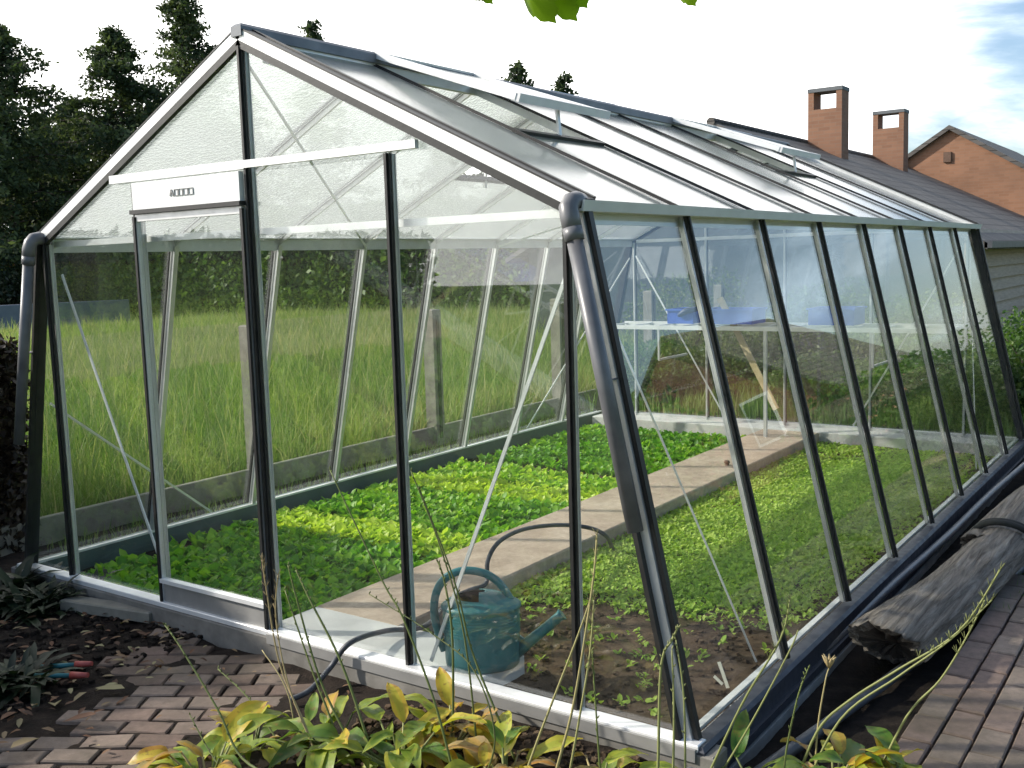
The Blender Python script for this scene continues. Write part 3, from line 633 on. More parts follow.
# shelf at the back with trays
sh = empty('plant_shelf', (0, 5.55, -.02), 'white aluminium staging shelf along the back gable', 'shelf')
m = MB(); 
for y in (-.26, .26): m.beam((-1.52, y, .905), (1.50, y, .905), .03, .035, (0, 0, 1))
for k in range(13): m.beam((-1.5+k*.248, -.26, .905), (-1.5+k*.248, .26, .905), .02, .012, (0, 0, 1))
m.build('shelf_top', 'bright_aluminium', sh)
for x in (.08, .95, -.9):
    MB().beam((x, -.26, -.0), (x, -.26, .89), .026, .026, (0, 1, 0)).build('leg', 'aluminium', sh) if x == .08 else MB().beam((x, -.26, .62), (x, .3, .62), .018, .018, (0, 0, 1)).beam((x, -.26, .62), (x, -.26, .89), .018, .018, (0, 1, 0)).build('bracket', 'aluminium', sh)
def tray(px0, px1, h, mat, label, depth=.3):
    a = P(px0, 318, y=5.45); b = P(px1, 318, y=5.45); w = b.x-a.x
    m = MB(); z0 = .915; c = ((a.x+b.x)/2, 5.5, z0)
    o = 0.004
    m.box((c[0], 5.5, z0+.006), (w-.04, depth-.04, .008))
    for sx in (-1, 1): m.box((c[0]+sx*(w/2-.01), 5.5, z0+h/2), (.012, depth, h)); m.box((c[0], 5.5+sx*(depth/2-.006), z0+h/2), (w-.034, .012, h-.002))
    m.box((c[0], 5.5-depth/2-.010, z0+h-.008), (w+.016, .012, .016)); m.box((c[0], 5.5+depth/2+.010, z0+h-.008), (w+.016, .012, .016))
    tag(m.build('seed_tray', mat), label, 'tray', 'trays on the back shelf')
tray(706, 757, .13, 'blue_plastic', 'blue crate on the shelf between the second and third side bars'); tray(672, 698, .13, 'blue_plastic', 'smaller blue crate at the left end of the shelf')
tray(812, 858, .14, 'blue_plastic', 'blue crate on the right part of the shelf')
o = MB().tube(spline([P(678, 316, y=5.33), P(686, 311, y=5.33), P(697, 309, y=5.33)], 4), [.012, .02, .022, .025, .026, .026, .025, .024, .02], 8).build('rolled_sack', 'navy_plastic')
tag(o, 'dark rolled sack lying at shelf edge before the smaller crate', 'sack')
m = MB(); m.beam(P(763, 414, y=5.2)+Vector((0, .3, 0)), P(703, 300, y=5.2)+Vector((0, .35, 0)), .055, .016, (0, -1, 0)); tag(m.build('wooden_stake', 'pale_wood'), 'pale yellow wooden board leaning slantwise by the back gable', 'board')
p0 = P(727, 476, z=-.10); tag(MB().tube([p0+Vector((0, 0, -.02)), p0+Vector((0, 0, .10))], .017, 10).tube([p0+Vector((0, 0, .098)), p0+Vector((0, 0, .115))], [.022, .018], 10).build('tap_stub', 'brown_wood'), 'short brown stub standing at right edge of the path', 'stub')
p0 = P(728, 688, z=-.1); m = MB(); m.beam(p0, P(719, 662, y=p0.y), .014, .002, (0, -1, 0)); m.beam(p0+Vector((-.03, .02, 0)), P(714, 676, y=p0.y+.02), .012, .002, (0, -1, 0)); tag(m.build('plant_marker', 'ivory_plastic'), 'pale plastic plant marker stuck in soil near right corner', 'marker')
# ------------------------------------------------------------------ fence left
def post(y, lab):
    m = MB(); m.box((-2.6, y, (1.10+GZ-.1)/2), (.115, .115, 1.10-GZ+.1), 0, None, .5, .01); m.box((-2.535, y, .5), (.012, .03, 1.1), 1)
    tag(m.build('fence_post', ['fence_concrete', 'dark_inside']), lab, 'post', 'concrete fence posts')
for y, lab in ((.10, 'weathered concrete fence post beside the greenhouse front left corner'), (2.16, 'concrete fence post nearest the door, half behind the central bar'), (4.22, 'concrete fence post seen between the two central gable bars'), (6.3, 'concrete fence post seen just left of the front right corner post'),
               (8.38, 'concrete fence post past the back gable, first of the far pair'), (10.45, 'farthest concrete fence post beyond the greenhouse')): post(y, lab)
for k, (y0, lab) in enumerate(((.16, 'low concrete board at the fence foot nearest the door'), (2.22, 'low concrete board between the second and third fence posts'), (4.28, 'low concrete board between the third and fourth fence posts'), (6.36, 'low concrete board just past the back gable'), (8.44, 'farthest low concrete board of the fence'))):
    m = MB(); m.box((-2.6, y0+1.0, -.06), (.045, 1.93, .22), 0, None, .5, .006); tag(m.build('gravel_board', 'fence_concrete'), lab, 'board', 'concrete boards at the fence foot')
# ------------------------------------------------------------------ meadow
def blades(name, n, samp, h, w, varf, mat, lab, cat, lean=.35):
    p = samp(n); n = len(p); dist = np.hypot(p[:, 0]-CAM[0], p[:, 1]-CAM[1])
    H = h*RNG.uniform(.55, 1.25, n); W = w*np.clip(dist/7, .8, 3.2)*RNG.uniform(.7, 1.3, n)
    az = RNG.uniform(0, 6.283, n); ln = RNG.uniform(.05, lean, n)*H; fx = RNG.uniform(0, 6.283, n)
    side = np.stack([np.cos(fx), np.sin(fx), np.zeros(n)], 1)*W[:, None]/2; L = np.stack([np.cos(az)*ln, np.sin(az)*ln, np.zeros(n)], 1)
    z = np.zeros((n, 3)); z[:, 2] = H+.065; b = np.c_[p, np.full(n, GZ-.085)]
    V = np.stack([b-side, b+side, b+side*.8+L*.35+z*.6, b-side*.8+L*.35+z*.6, b+L+z], 1).reshape(-1, 3)
    i = np.arange(n)[:, None]*5; v = varf(p)+RNG.normal(size=n)*.16
    o = np_obj(name, V, [i+[[0, 1, 2, 3]], i+[[3, 2, 4]]], np.concatenate([v, v]), mat)
    return tag(o, lab, cat, None, 'stuff')
def wedge(az0, az1, r0, r1, ok):
    def f(n):
        a = np.radians(RNG.uniform(az0, az1, n)); r = r0+(r1-r0)*RNG.uniform(size=n)**.85
        x = CAM[0]+np.sin(a)*r; y = CAM[1]+np.cos(a)*r; k = ok(x, y); return np.stack([x[k], y[k]], 1)
    return f
def mead(p): return .44+.25*bumpy(p[:, 0]*.4, p[:, 1]*.4, .35)+.16*bumpy(p[:, 0], p[:, 1], .8)+np.where(p[:, 0] > -3.4, .25, 0)+.012*np.hypot(p[:, 0], p[:, 1])
blades('meadow_grass', 210000, wedge(-68, -18, 6, 34, lambda x, y: (x < -2.75) & (y > .2) & ~((x < -22) & (y < 24))), .37, .008, mead, 'meadow_grass', 'tall light green meadow grass beyond the fence', 'grass', .95)
blades('dry_grass_stems', 26000, wedge(-68, -18, 6, 32, lambda x, y: (x < -2.75) & (y > .2) & ~((x < -22) & (y < 24))), .60, .005, lambda p: .80+.1*bumpy(p[:, 0], p[:, 1], .5), 'meadow_grass', 'pale dry seed stems standing above the meadow grass', 'grass', .5)
blades('weed_grass', 16000, wedge(-40, -5, 9, 15.5, lambda x, y: (x > -2.5) & (y > 6.3) & (y < 12.4)), .26, .012, lambda p: .42+.3*bumpy(p[:, 0], p[:, 1], .6), 'meadow_grass', 'short rough weeds behind the back gable', 'weeds')
blades('strip_weeds', 2600, lambda n: np.stack([RNG.uniform(-2.55, -2.02, n), RNG.uniform(.4, 6.2, n)], 1), .09, .008, lambda p: .6+.3*bumpy(p[:, 0], p[:, 1], 2), 'meadow_grass', 'sparse dry weeds in the strip between greenhouse and fence', 'weeds', .8)
blades('edge_weeds', 700, lambda n: np.stack([RNG.uniform(2.3, 2.5, n), RNG.uniform(2, 6.2, n)], 1), .06, .006, lambda p: .3+0*p[:, 0], 'meadow_grass', 'small weeds along the right brick path', 'weeds', .8)
# ------------------------------------------------------------------ foliage masses
def blob_pts(n, c, r, lump=.25, shell=.6):
    d = nrm(RNG.normal(size=(n, 3))); rad = RNG.uniform(shell, 1, n)**.6
    rad *= 1+lump*np.sin(d[:, 0]*4+c[0])*np.cos(d[:, 1]*5+c[1]*2)+lump*.6*np.sin(d[:, 2]*9+c[0]*3)
    return np.array(c)+d*rad[:, None]*np.array(r)
def bush(name, loc, r, n, size, mat, lab, cat, group=None, vb=.45, stem=True):
    t = empty(name, (loc[0], loc[1], GZ), lab, cat, group)
    c = (0, 0, r[2]*.95); p = blob_pts(n, c, r, .22, .35); p = p[p[:, 2] > .0]
    v = vb+.25*np.sin(p[:, 0]*5+loc[0])*np.cos(p[:, 2]*6)+RNG.normal(size=len(p))*.2
    V, F = quads(p, size); np_obj('foliage', V, [F], v, mat, t)
    m = MB()
    for k in range(5): a = random.uniform(0, 6.28); m.tube([(0, 0, -.02), (math.cos(a)*r[0]*.3, math.sin(a)*r[1]*.3, r[2]*.6), (math.cos(a)*r[0]*.6, math.sin(a)*r[1]*.6, r[2]*1.3)], [.02, .015, .005], 6)
    m.build('stem', 'bark', t); return t
def hedge(name, x0, x1, y0, y1, h, n, size, mat, lab, vb=.45, wob=.12):
    t = empty(name, ((x0+x1)/2, (y0+y1)/2, GZ), lab, 'hedge'); X, Y = (x1-x0), (y1-y0)
    u = RNG.uniform(-.5, .5, n); v = RNG.uniform(-.5, .5, n); f = RNG.uniform(size=n); A = np.array([X*h, X*h, Y*h, Y*h, X*Y]); A = np.cumsum(A/A.sum())
    p = np.zeros((n, 3)); k = np.searchsorted(A, f); zz = RNG.uniform(0, 1, n)*h
    for i in range(5):
        s = k == i
        if i < 2: p[s] = np.c_[u[s]*X, np.full(s.sum(), (-.5, .5)[i]*Y), zz[s]]
        elif i < 4: p[s] = np.c_[np.full(s.sum(), (-.5, .5)[i-2]*X), v[s]*Y, zz[s]]
        else: p[s] = np.c_[u[s]*X, v[s]*Y, np.full(s.sum(), h)]
    off = wob*(bumpy(p[:, 0]+p[:, 2]*.7, p[:, 1]+p[:, 2], .8)); ctr = np.array([0, 0, h/2]); dd = nrm(p-ctr)
    p = p+dd*off[:, None]+RNG.normal(size=(n, 3))*size*.5
    V, F = quads(p, size*1.3); np_obj('foliage', V, [F], vb+.35*off/wob*.6+RNG.normal(size=n)*.2, mat, t)
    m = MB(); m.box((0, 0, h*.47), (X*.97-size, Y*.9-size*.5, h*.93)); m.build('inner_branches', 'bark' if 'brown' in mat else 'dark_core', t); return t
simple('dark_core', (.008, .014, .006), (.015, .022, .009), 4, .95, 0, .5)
def cpos(px, dist): v = _d+_R*(px-512)/FPX; return (float(CAM[0]+v[0]*dist), float(CAM[1]+v[1]*dist))
def hedge_ab(a, b, th, h, n, size, mat, lab, vb, wob):
    L = math.hypot(b[0]-a[0], b[1]-a[1]); t = hedge('clipped_hedge', -L/2, L/2, -th/2, th/2, h, n, size, mat, lab, vb, wob)
    t.location = ((a[0]+b[0])/2, (a[1]+b[1])/2, GZ); t.rotation_euler = (0, 0, math.atan2(b[1]-a[1], b[0]-a[0]))
hedge_ab(cpos(132, 37), cpos(600, 29), 2, 3.3, 60000, .16, 'hedge_leaf', 'long green field hedge closing the meadow at the far side', .72, .35)
hedge_ab(cpos(596, 26), cpos(930, 21), 1.4, 2.5, 18000, .14, 'hedge_leaf', 'shorter green hedge running behind the greenhouse towards the shed', .42, .3)
hedge('clipped_hedge', -4.6, -2.60, -.05, .42, 1.22, 26000, .045, 'brown_hedge_leaf', 'dark brownish clipped hedge end at the left edge beside the downpipe', .35, .05)
hedge('clipped_hedge', -3.5, -2.75, -4.4, -.45, 1.8, 18000, .08, 'brown_hedge_leaf', 'taller dark hedge added out of view at left to shade the paving', .4, .06)  # unseen hedge, added and sized to shade the lower-left paving
q = cpos(12, 36); bush('round_shrub', q, (1.25, 1.25, .85), 5000, .16, 'dark_leaf', 'dark clipped round shrub by the road at far left', 'shrub')
q = cpos(24, 50); bush('garden_shrub', q, (2.6, 2.0, 1.45), 5000, .24, 'red_leaf', 'reddish shrub in front of the dark conifers at far left', 'shrub')
q = cpos(122, 40); bush('garden_shrub', q, (1.3, 1.0, .75), 3500, .16, 'hedge_leaf', 'bright green shrub above the grey wall left of the door', 'shrub', None, .9)
q = cpos(80, 43); bush('garden_shrub', q, (2.0, 1.0, .55), 3500, .16, 'dark_leaf', 'dark low shrub behind the grey wall at far left', 'shrub', None, .6)
qa, qb = cpos(-60, 31), cpos(134, 35); L_ = math.hypot(qa[0]-qb[0], qa[1]-qb[1]); an = math.atan2(qb[1]-qa[1], qb[0]-qa[0])
rd = MB(); rd.box((0, 0, 0), (L_+20, 5, .02)); rd = rd.build('road', 'asphalt'); rd.location = ((qa[0]+qb[0])/2-1.5, (qa[1]+qb[1])/2+2.8, GZ-.002); rd.rotation_euler = (0, 0, an); tag(rd, kind='structure')
rw = MB().box((0, 0, .38), (L_, .2, .76), 0, None, .5, .02).build('garden_wall', 'wall_grey'); rw.location = ((qa[0]+qb[0])/2, (qa[1]+qb[1])/2, GZ); rw.rotation_euler = (0, 0, an); tag(rw, 'low blue grey wall beyond the meadow at the far left', 'wall')
# garden plants behind the back gable
wp = [(-2.0, 7.3, .55, .35, 'leafy weeds clump behind the far left corner of the greenhouse'), (-1.2, 8.0, .7, .42, 'tall green weeds clump behind the back gable, left of the leaning board'), (-.2, 7.2, .5, .30, 'low green clump behind the leaning board'), (.7, 7.9, .6, .38, 'bushy green plant behind the middle of the back gable'),
      (1.5, 7.1, .5, .32, 'low bushy plant behind the back gable near its right end'), (.2, 9.6, .9, .55, 'rounded green bush before the shed corner'), (1.7, 9.3, .8, .5, 'grey green bush past the back right corner'), (2.45, 7.4, .45, .38, 'bright green shrub just outside the back right corner'), (3.0, 9.4, .8, .5, 'leafy shrub at the right edge beyond the log'),
      (2.5, 11.5, 1.0, .62, 'dark green shrub below the timber shed wall'), (-1.2, 10.6, 1.0, .6, 'wide green bush in front of the shed gable'), (-3.2, 10.8, 1.1, .7, 'wide green bush beside the farthest fence post')]
for i, (x, y, rr, h, lab) in enumerate(wp): bush('garden_shrub', (x, y), (rr, rr*.8, h), 6500, .05, 'weed_leaf' if i % 3 else 'hedge_leaf', lab, 'shrub', 'shrubs behind the greenhouse', .4+.2*(i % 2))
# ------------------------------------------------------------------ conifers
def conifer(loc, H, R, lab, n=9000, dens=1.0, leaf=.34, group='conifers behind the meadow', seed=0):
    rg = random.Random(seed); t = empty('conifer_tree', (loc[0], loc[1], GZ), lab, 'tree', group)
    m = MB(); bend = rg.uniform(-.2, .2); m.tube([(0, 0, -.1), (bend*.4, 0, H*.4), (bend, 0, H*.97)], [H*.018, H*.011, .02], 8); pts = []; nb = int(H*9*dens)
    for i in range(nb):
        z = H*(.06+.93*(i/nb)**.9); rr = R*(1-z/H)**.72*rg.uniform(.45, 1.12); a = rg.uniform(0, 6.28); dr = rg.uniform(.0, .35)
        e = Vector((math.cos(a)*rr, math.sin(a)*rr, z-rr*dr+ .15*rr)); b = Vector((bend*z/H, 0, z))
        if rr > .5: m.tube([b, b.lerp(e, .55)+Vector((0, 0, .05*rr)), e], [.035, .02, .008], 4, cap=False)
        k = max(6, int(n/nb*(.4+1.2*rr/R)))
        for j in range(k):
            u = rg.uniform(.12, 1.02); q = b.lerp(e, u); sp = .12+.16*rr*(1.1-u)
            pts.append((q.x+rg.gauss(0, sp), q.y+rg.gauss(0, sp), q.z+rg.gauss(0, sp*.5)-rg.uniform(0, .28)))
    m.build('trunk', 'bark', t); p = np.array(pts); V, F = quads(p, leaf, .5, .2, .9)
    np_obj('crown', V, [F], .38+.25*np.sin(p[:, 2]*3+p[:, 0]*2)+RNG.normal(size=len(p))*.22, 'conifer_leaf', t)
cs = [(-30, 38, 10.2, 6.2, 'broad dark conifer at the very left edge'), (30, 41, 11.5, 7.0, 'tallest dark conifer at the left, with the pointed top'), (92, 47, 9.6, 5.6, 'lower dark conifer between the two tall left conifers'), (140, 44, 11.9, 6.2, 'conifer with a thin top left of the greenhouse rafter'),
      (176, 50, 9.8, 5.0, 'low conifer tucked against the left rafter'), (206, 47, 14.2, 6.6, 'conifer rising just left of the ridge end'), (330, 55, 14.5, 4.4, 'conifer tip peeping over the ridge cap near the front'), (265, 55, 11.0, 3.6, 'conifer hidden behind the upper gable pane'),
      (60, 60, 11.0, 5.0, 'conifer filling the gap behind the pointed left conifer'), (527, 60, 13.0, 5.2, 'conifer tip peeping over the open vent'), (572, 62, 12.7, 5.0, 'smallest conifer tip over the ridge'), (450, 60, 10.5, 3.4, 'conifer behind the middle roof panes')]
for i, (px, dd, H, R, lab) in enumerate(cs): conifer(cpos(px, dd), H, R, lab, 36000 if i < 6 or i == 8 else 9000, 1.25, .19 if i < 6 or i == 8 else .28, seed=i+3)
# far house left
fh = empty('far_house', (*cpos(72, 62), GZ), 'small grey roofed house far behind the meadow at left', 'house'); fh.rotation_euler = (0, 0, .9)
MB().box((0, 0, 1.1), (7, 5, 2.2)).build('wall', 'plaster', fh); MB().prism([Vector((-3.8, -2.9, 2.1)), Vector((-3.8, 2.9, 2.1)), Vector((-3.8, 0, 4.0))], (0, 0, 0), (7.6, 0, 0)).build('roof', 'slate', fh)
for x in (-2, .2, 2.2): MB().box((x, -2.52, 1.2), (.9, .06, 1.0)).build('window', 'dark_window', fh)
# ------------------------------------------------------------------ neighbour's shed and brick wing
sd = empty('timber_shed', (-3.6, 18, GZ), 'long low timber shed with dark tiled roof and two brick chimneys', 'shed')
YO = -18; ZO = -GZ; y0, y1 = 12.7, 23.55; rx, rz_ = -3.6, 3.60; ex = .10; ez = 1.74
sl_ = (rz_-ez)/(ex-rx)
def sp_(x, y, z): return (x-rx, y+YO, z+ZO)
m = MB()
for side in (1, -1):
    e = rx+side*(ex-rx+.35); zz = rz_-sl_*abs(e-rx)
    th = Vector((0, 0, -.09)); pr = [Vector(sp_(rx, y0-.25, rz_)), Vector(sp_(e, y0-.25, zz)), Vector(sp_(e, y0-.25, zz))+th, Vector(sp_(rx, y0-.25, rz_))+th]
    m.prism(pr, (0, 0, 0), (0, y1-y0+.25, 0))
rf = m.build('roof', 'roof_tiles', sd)
m = MB(); m.tube([sp_(rx, y0-.27, rz_-.01), sp_(rx, y1, rz_-.01)], .07, 10); m.build('ridge_tiles', 'roof_tiles', rf)
m = MB(); m.beam(sp_(ex+.36, y0-.25, ez-.20), sp_(ex+.36, y1, ez-.20), .10, .09, (0, 0, 1)); m.build('roof_gutter', 'black_pipe', sd)
def boards(a, b, z0, ztop, nout):
    m = MB(); a = Vector(a); b = Vector(b); n = Vector(nout); d = (b-a).normalized(); z = z0
    while z < ztop(0)-.01:
        h = .19; th = .06
        p = [a+n*.004+Vector((0, 0, z)), a+n*(th+.012)+Vector((0, 0, z)), a+n*.012+Vector((0, 0, z+h-.004)), a+n*.004+Vector((0, 0, z+h-.004))]
        m.prism(p, (0, 0, 0), b-a); z += h
    return m
m = boards((ex-rx, y0+YO, 0), (ex-rx, y1+YO, 0), 0, lambda q: ez+ZO-.02, (1, 0, 0)); m.build('side_wall', 'weatherboard', sd)
m = MB(); hw = ex-rx; m.prism([Vector((-hw, y0+YO, 0)), Vector((hw, y0+YO, 0)), Vector((hw, y0+YO, ez+ZO-.1)), Vector((0, y0+YO, rz_+ZO-.1)), Vector((-hw, y0+YO, ez+ZO-.1))], (0, 0, 0), (0, y1-y0-.02, 0)); m.build('gable_wall', 'darkened_board', sd)  # coloured dark so the sky mirrored in the side glass reads stronger
def chimney(px0, px1, ytop, Y, zt_, side=.42):
    a = P(px0, ytop, y=Y); b = P(px1, ytop, y=Y); w = b.x-a.x; c = Vector(((a.x+b.x)/2-rx, Y+side/2+YO, 0)); zt0 = zt_+ZO
    t = empty('chimney'); t.parent = rf; t.location = c
    op = .32; zb = rz_+ZO-1.2
    m = MB(); m.box((0, 0, (zb+zt0-op-.07)/2), (w, side, zt0-op-.07-zb)); 
    for s in (-1, 1): m.box((s*(w/2-.055), 0, zt0-op/2-.07), (.11, side, op))
    m.box((0, 0, zt0-.035), (w+.02, side+.02, .07), 1)
    o = m.build('chimney', ['red_brick', 'slate'], rf); o.location = c; bpy.data.objects.remove(t)
chimney(808, 842, 90, 16.7, P(828, 87, y=16.7).z); chimney(873, 904, 112, 21.1, P(890, 110, y=21.1).z, .40)
wg = empty('brick_house', (-2.47, 28, GZ), 'orange brick house wing whose gable rises behind the dark shed roof', 'house')
apx, apz = 0, 4.32+ZO; gs = .64; Y0 = 23.6-28
m = MB(); m.prism([Vector((-4.2, Y0, 0)), Vector((4.2, Y0, 0)), Vector((4.2, Y0, apz-4.2*gs)), Vector((0, Y0, apz)), Vector((-4.2, Y0, apz-4.2*gs))], (0, 0, 0), (0, 9, 0)); m.build('wall', 'orange_brick', wg)
m = MB()
for s in (-1, 1): m.prism([Vector((0, Y0-.12, apz+.10)), Vector((s*4.5, Y0-.12, apz+.10-4.5*gs)), Vector((s*4.5, Y0-.12, apz-.01-4.5*gs)), Vector((0, Y0-.12, apz-.01))], (0, 0, 0), (0, 9.2, 0))
m.build('roof', 'roof_tiles', wg)
pv = P(947, 157, y=23.55); m = MB(); m.box((pv.x+2.47, Y0-.02, pv.z+ZO), (.17, .05, .24)); m.build('air_vent', 'brown_wood', wg)
# ------------------------------------------------------------------ garden to the right (seen mirrored in the sloping side glass)
rh = empty('garden_house', (11.5, 24, GZ), 'orange brick neighbour house with steep gable, mirrored in the side glass', 'house')
m = MB(); m.prism([Vector((-3.2, -3, 0)), Vector((3.6, -3, 0)), Vector((3.6, -3, 1.6)), Vector((.2, -3, 4.4)), Vector((-3.2, -3, 1.6))], (0, 0, 0), (0, 7, 0)); m.build('wall', 'orange_brick', rh)
m = MB()
for s in (-1, 1): m.prism([Vector((.2, -3.2, 4.52)), Vector((.2+s*3.7, -3.2, 1.47)), Vector((.2+s*3.7, -3.2, 1.38)), Vector((.2, -3.2, 4.40))], (0, 0, 0), (0, 7.4, 0))
m.build('roof', 'roof_tiles', rh)
for x in (-1.3, 1.4): f = MB().box((x, -3.02, 1.5), (.8, .08, 1.2)).build('window', 'white_panel', rh); MB().box((x, -3.07, 1.5), (.66, .03, 1.06)).build('pane', 'dark_window', f)
bush('garden_shrub', (7.2, 20.5), (2.4, 1.5, .75), 5000, .14, 'hedge_leaf', 'wide green shrub left of the mirrored brick house', 'shrub', None, .5)
bush('garden_shrub', (9.0, 12.0), (1.8, 1.5, 1.35), 6000, .13, 'weed_leaf', 'rounded green shrub on the right lawn mirrored in the glass', 'shrub', None, .6)
# ------------------------------------------------------------------ logs and pipes at the right
def log(name, a, b, r, lab, seed, sag=0):
    rg = np.random.default_rng(seed); a = Vector(a); b = Vector(b); n = 56; k = 40; d = (b-a).normalized(); x = d.cross(Vector((0, 0, 1))).normalized(); z = x.cross(d)
    ang = np.linspace(0, 2*np.pi, n, endpoint=False); prof = np.zeros(n)
    for q in range(5, 22, 2): prof += rg.normal()*np.sin(q*ang+rg.uniform(0, 6))*.035/math.sqrt(q/5)
    groove = np.zeros(n)
    for q in range(5): c0 = rg.uniform(0, 2*np.pi); groove -= .11*np.exp(-((np.angle(np.exp(1j*(ang-c0))))/.10)**2)
    m = MB(); vs = []
    for i in range(k+1):
        u = i/k; c = a.lerp(b, u)+z*(.012*math.sin(u*7+seed))+x*(.010*math.sin(u*5+seed*2)); rr = r*(1+.05*math.sin(u*4+seed)-.06*u)
        for j in range(n):
            R = rr*(1+prof[j]*.9+groove[j]*(.6+.4*math.sin(u*6+j))+.006*rg.normal())
            off = (d*(-.13*math.sin(ang[j])+.012*rg.normal())*max(0, 1-i/9) if i < 9 else (d*(.012*rg.normal()) if i == k else Vector((0, 0, 0))))
            vs.append(c+(x*math.cos(ang[j])*1.1+z*math.sin(ang[j])*.92)*R+off)
    fs = [(i*n+j, (i+1)*n+j, (i+1)*n+(j+1) % n, i*n+(j+1) % n) for i in range(k) for j in range(n)]
    m.add(vs, fs, 0, True); ca = len(m.v); m.v.append(tuple(a+d*.10-z*.01)); m.v.append(tuple(b-d*.03))
    i0 = len(m.v); m.v += [tuple(Vector(vs[j]).lerp(a, .25+.03*rg.normal())+d*(.01+.012*rg.normal())) for j in range(n)]; i1 = len(m.v); m.v += [tuple(Vector(vs[j]).lerp(a, .55+.06*rg.normal())+d*(.05+.02*rg.normal())) for j in range(n)]
    for j in range(n):
        j2 = (j+1) % n; m.f += [(j, j2, i0+j2, i0+j), (i0+j, i0+j2, i1+j2, i1+j)]; m.mi += [0, 1]; m.sm += [False]*2; m.va += [.5]*2
    for j in range(n): m.f.append((ca, i1+j, i1+(j+1) % n)); m.f.append((ca+1, k*n+(j+1) % n, k*n+j)); m.mi += [1, 1]; m.sm += [False]*2; m.va += [.5, .5]
    o = m.build(name, ['old_wood', 'bark']); return tag(o, lab, 'log', 'weathered logs beside the greenhouse')
log('weathered_log', (2.20, 1.12, -.03), (2.33, 2.72, -.02), .126, 'big grey split log nearest the camera beside the greenhouse base', 2)
log('weathered_log', (2.27, 2.68, -.01), (2.44, 5.4, -.03), .118, 'second grey log lying end to end beyond the nearer one', 5)
m = MB(); c0 = Vector((2.33, 2.70, -.01)); pts = [c0+Vector((math.cos(a)*.155, .02*math.sin(a*3), math.sin(a)*.135)) for a in np.linspace(-.3, 3.4, 20)]
m.tube(pts, .016, 8); m.tube([p+Vector((.0, .035, .002)) for p in pts], .014, 8); tag(m.build('rope_coil', 'dark_inside'), 'dark rubber hose wrapped over the joint of the two logs', 'hose')
pp = [P(655, 800, z=-.10), P(700, 766, z=-.09), P(740, 728, z=-.085), P(790, 678, z=-.08), P(830, 642, z=-.08), P(862, 613, z=-.08), P(893, 584, z=-.075), P(925, 556, z=-.075), P(955, 529, z=-.07), P(995, 490, z=-.07), P(1040, 452, z=-.08)]
tag(MB().tube(spline(pp, 6), .021, 12).build('drain_pipe', 'grey_pipe'), 'grey pipe running along the greenhouse base up over the log', 'pipe')
pp = [P(700, 815, z=-.12), P(770, 765, z=-.12), P(830, 722, z=-.125), P(895, 675, z=-.13), P(950, 632, z=-.13), P(1024, 566, z=-.13), P(1100, 500, z=-.13)]
tag(MB().tube(spline(pp, 6), .022, 12).build('drain_pipe', 'black_pipe'), 'black pipe lying between the log and the right brick path', 'pipe')
# ------------------------------------------------------------------ things at the left front
m = MB(); R = Matrix.Rotation(math.radians(11), 3, 'Z'); m.box((-1.07, -.085, GZ+.035), (.56, .085, .05), 0, R, .5, .006); tag(m.build('concrete_strip', 'fence_concrete'), 'narrow concrete kerb strip lying at the foot of the door plinth', 'kerb')
sh_ = empty('garden_shears', tuple(P(30, 668, z=GZ+.02)), 'garden shears with teal and red grips lying on dark mulch', 'shears')
for (a, b, nm) in (((.0, 0, .0), (.17, .10, .015), 'grip'), ((.06, -.06, 0), (.25, .03, .012), 'grip')):
    a = Vector(a); b = Vector(b); MB().tube([a, a.lerp(b, .5), b], [.012, .011, .009], 8).tube([b, b+(b-a)*.35], [.016, .010], 8, 1).build('grip', ['teal_plastic', 'red_plastic'], sh_)
MB().beam((-.16, -.12, .0), (.03, -.03, .0), .022, .003, (0, 0, 1)).beam((-.18, -.07, .004), (.04, -.02, .004), .02, .003, (0, 0, 1)).build('blade', 'aluminium', sh_)
# fern-like dark plants at left edge
def grassy(name, loc, n, L, mat, lab, cat, tiltr=(.3, 1.2), w=.10, vb=.4, group=None):
    t = empty(name, loc, lab, cat, group); az = RNG.uniform(0, 6.283, n); el = RNG.uniform(*tiltr, n)
    d = np.stack([np.cos(az)*np.cos(el), np.sin(az)*np.cos(el), np.sin(el)], 1); up = np.stack([-np.cos(az)*np.sin(el), -np.sin(az)*np.sin(el), np.cos(el)], 1)
    Ls = L*RNG.uniform(.5, 1.2, n); b = RNG.normal(size=(n, 3))*np.array([L*.35, L*.35, L*.08]); b[:, 2] = np.abs(b[:, 2])
    leafobj('leaves', b, d, up, Ls, Ls*w, RNG.uniform(.3, .9, n), vb+RNG.normal(size=n)*.2, mat, t)
    MB().tube([(0, 0, -.01), (0, .005, L*.4)], [.006, .003], 6).build('stem', 'bark', t)
q = [(45, 610, .17, 'dark low shrub at the left edge above the shears'), (8, 600, .22, 'dark leafy plant at the left edge below the hedge end'), (88, 590, .12, 'small dark ferny plant before the left corner sill'), (10, 690, .16, 'dark plant low at the left edge of the mulch')]
for px, py, L, lab in q: grassy('ground_plant', tuple(P(px, py, z=GZ)), 170, L, 'dark_leaf', lab, 'plant', w=.22, group='dark plants at the left edge')
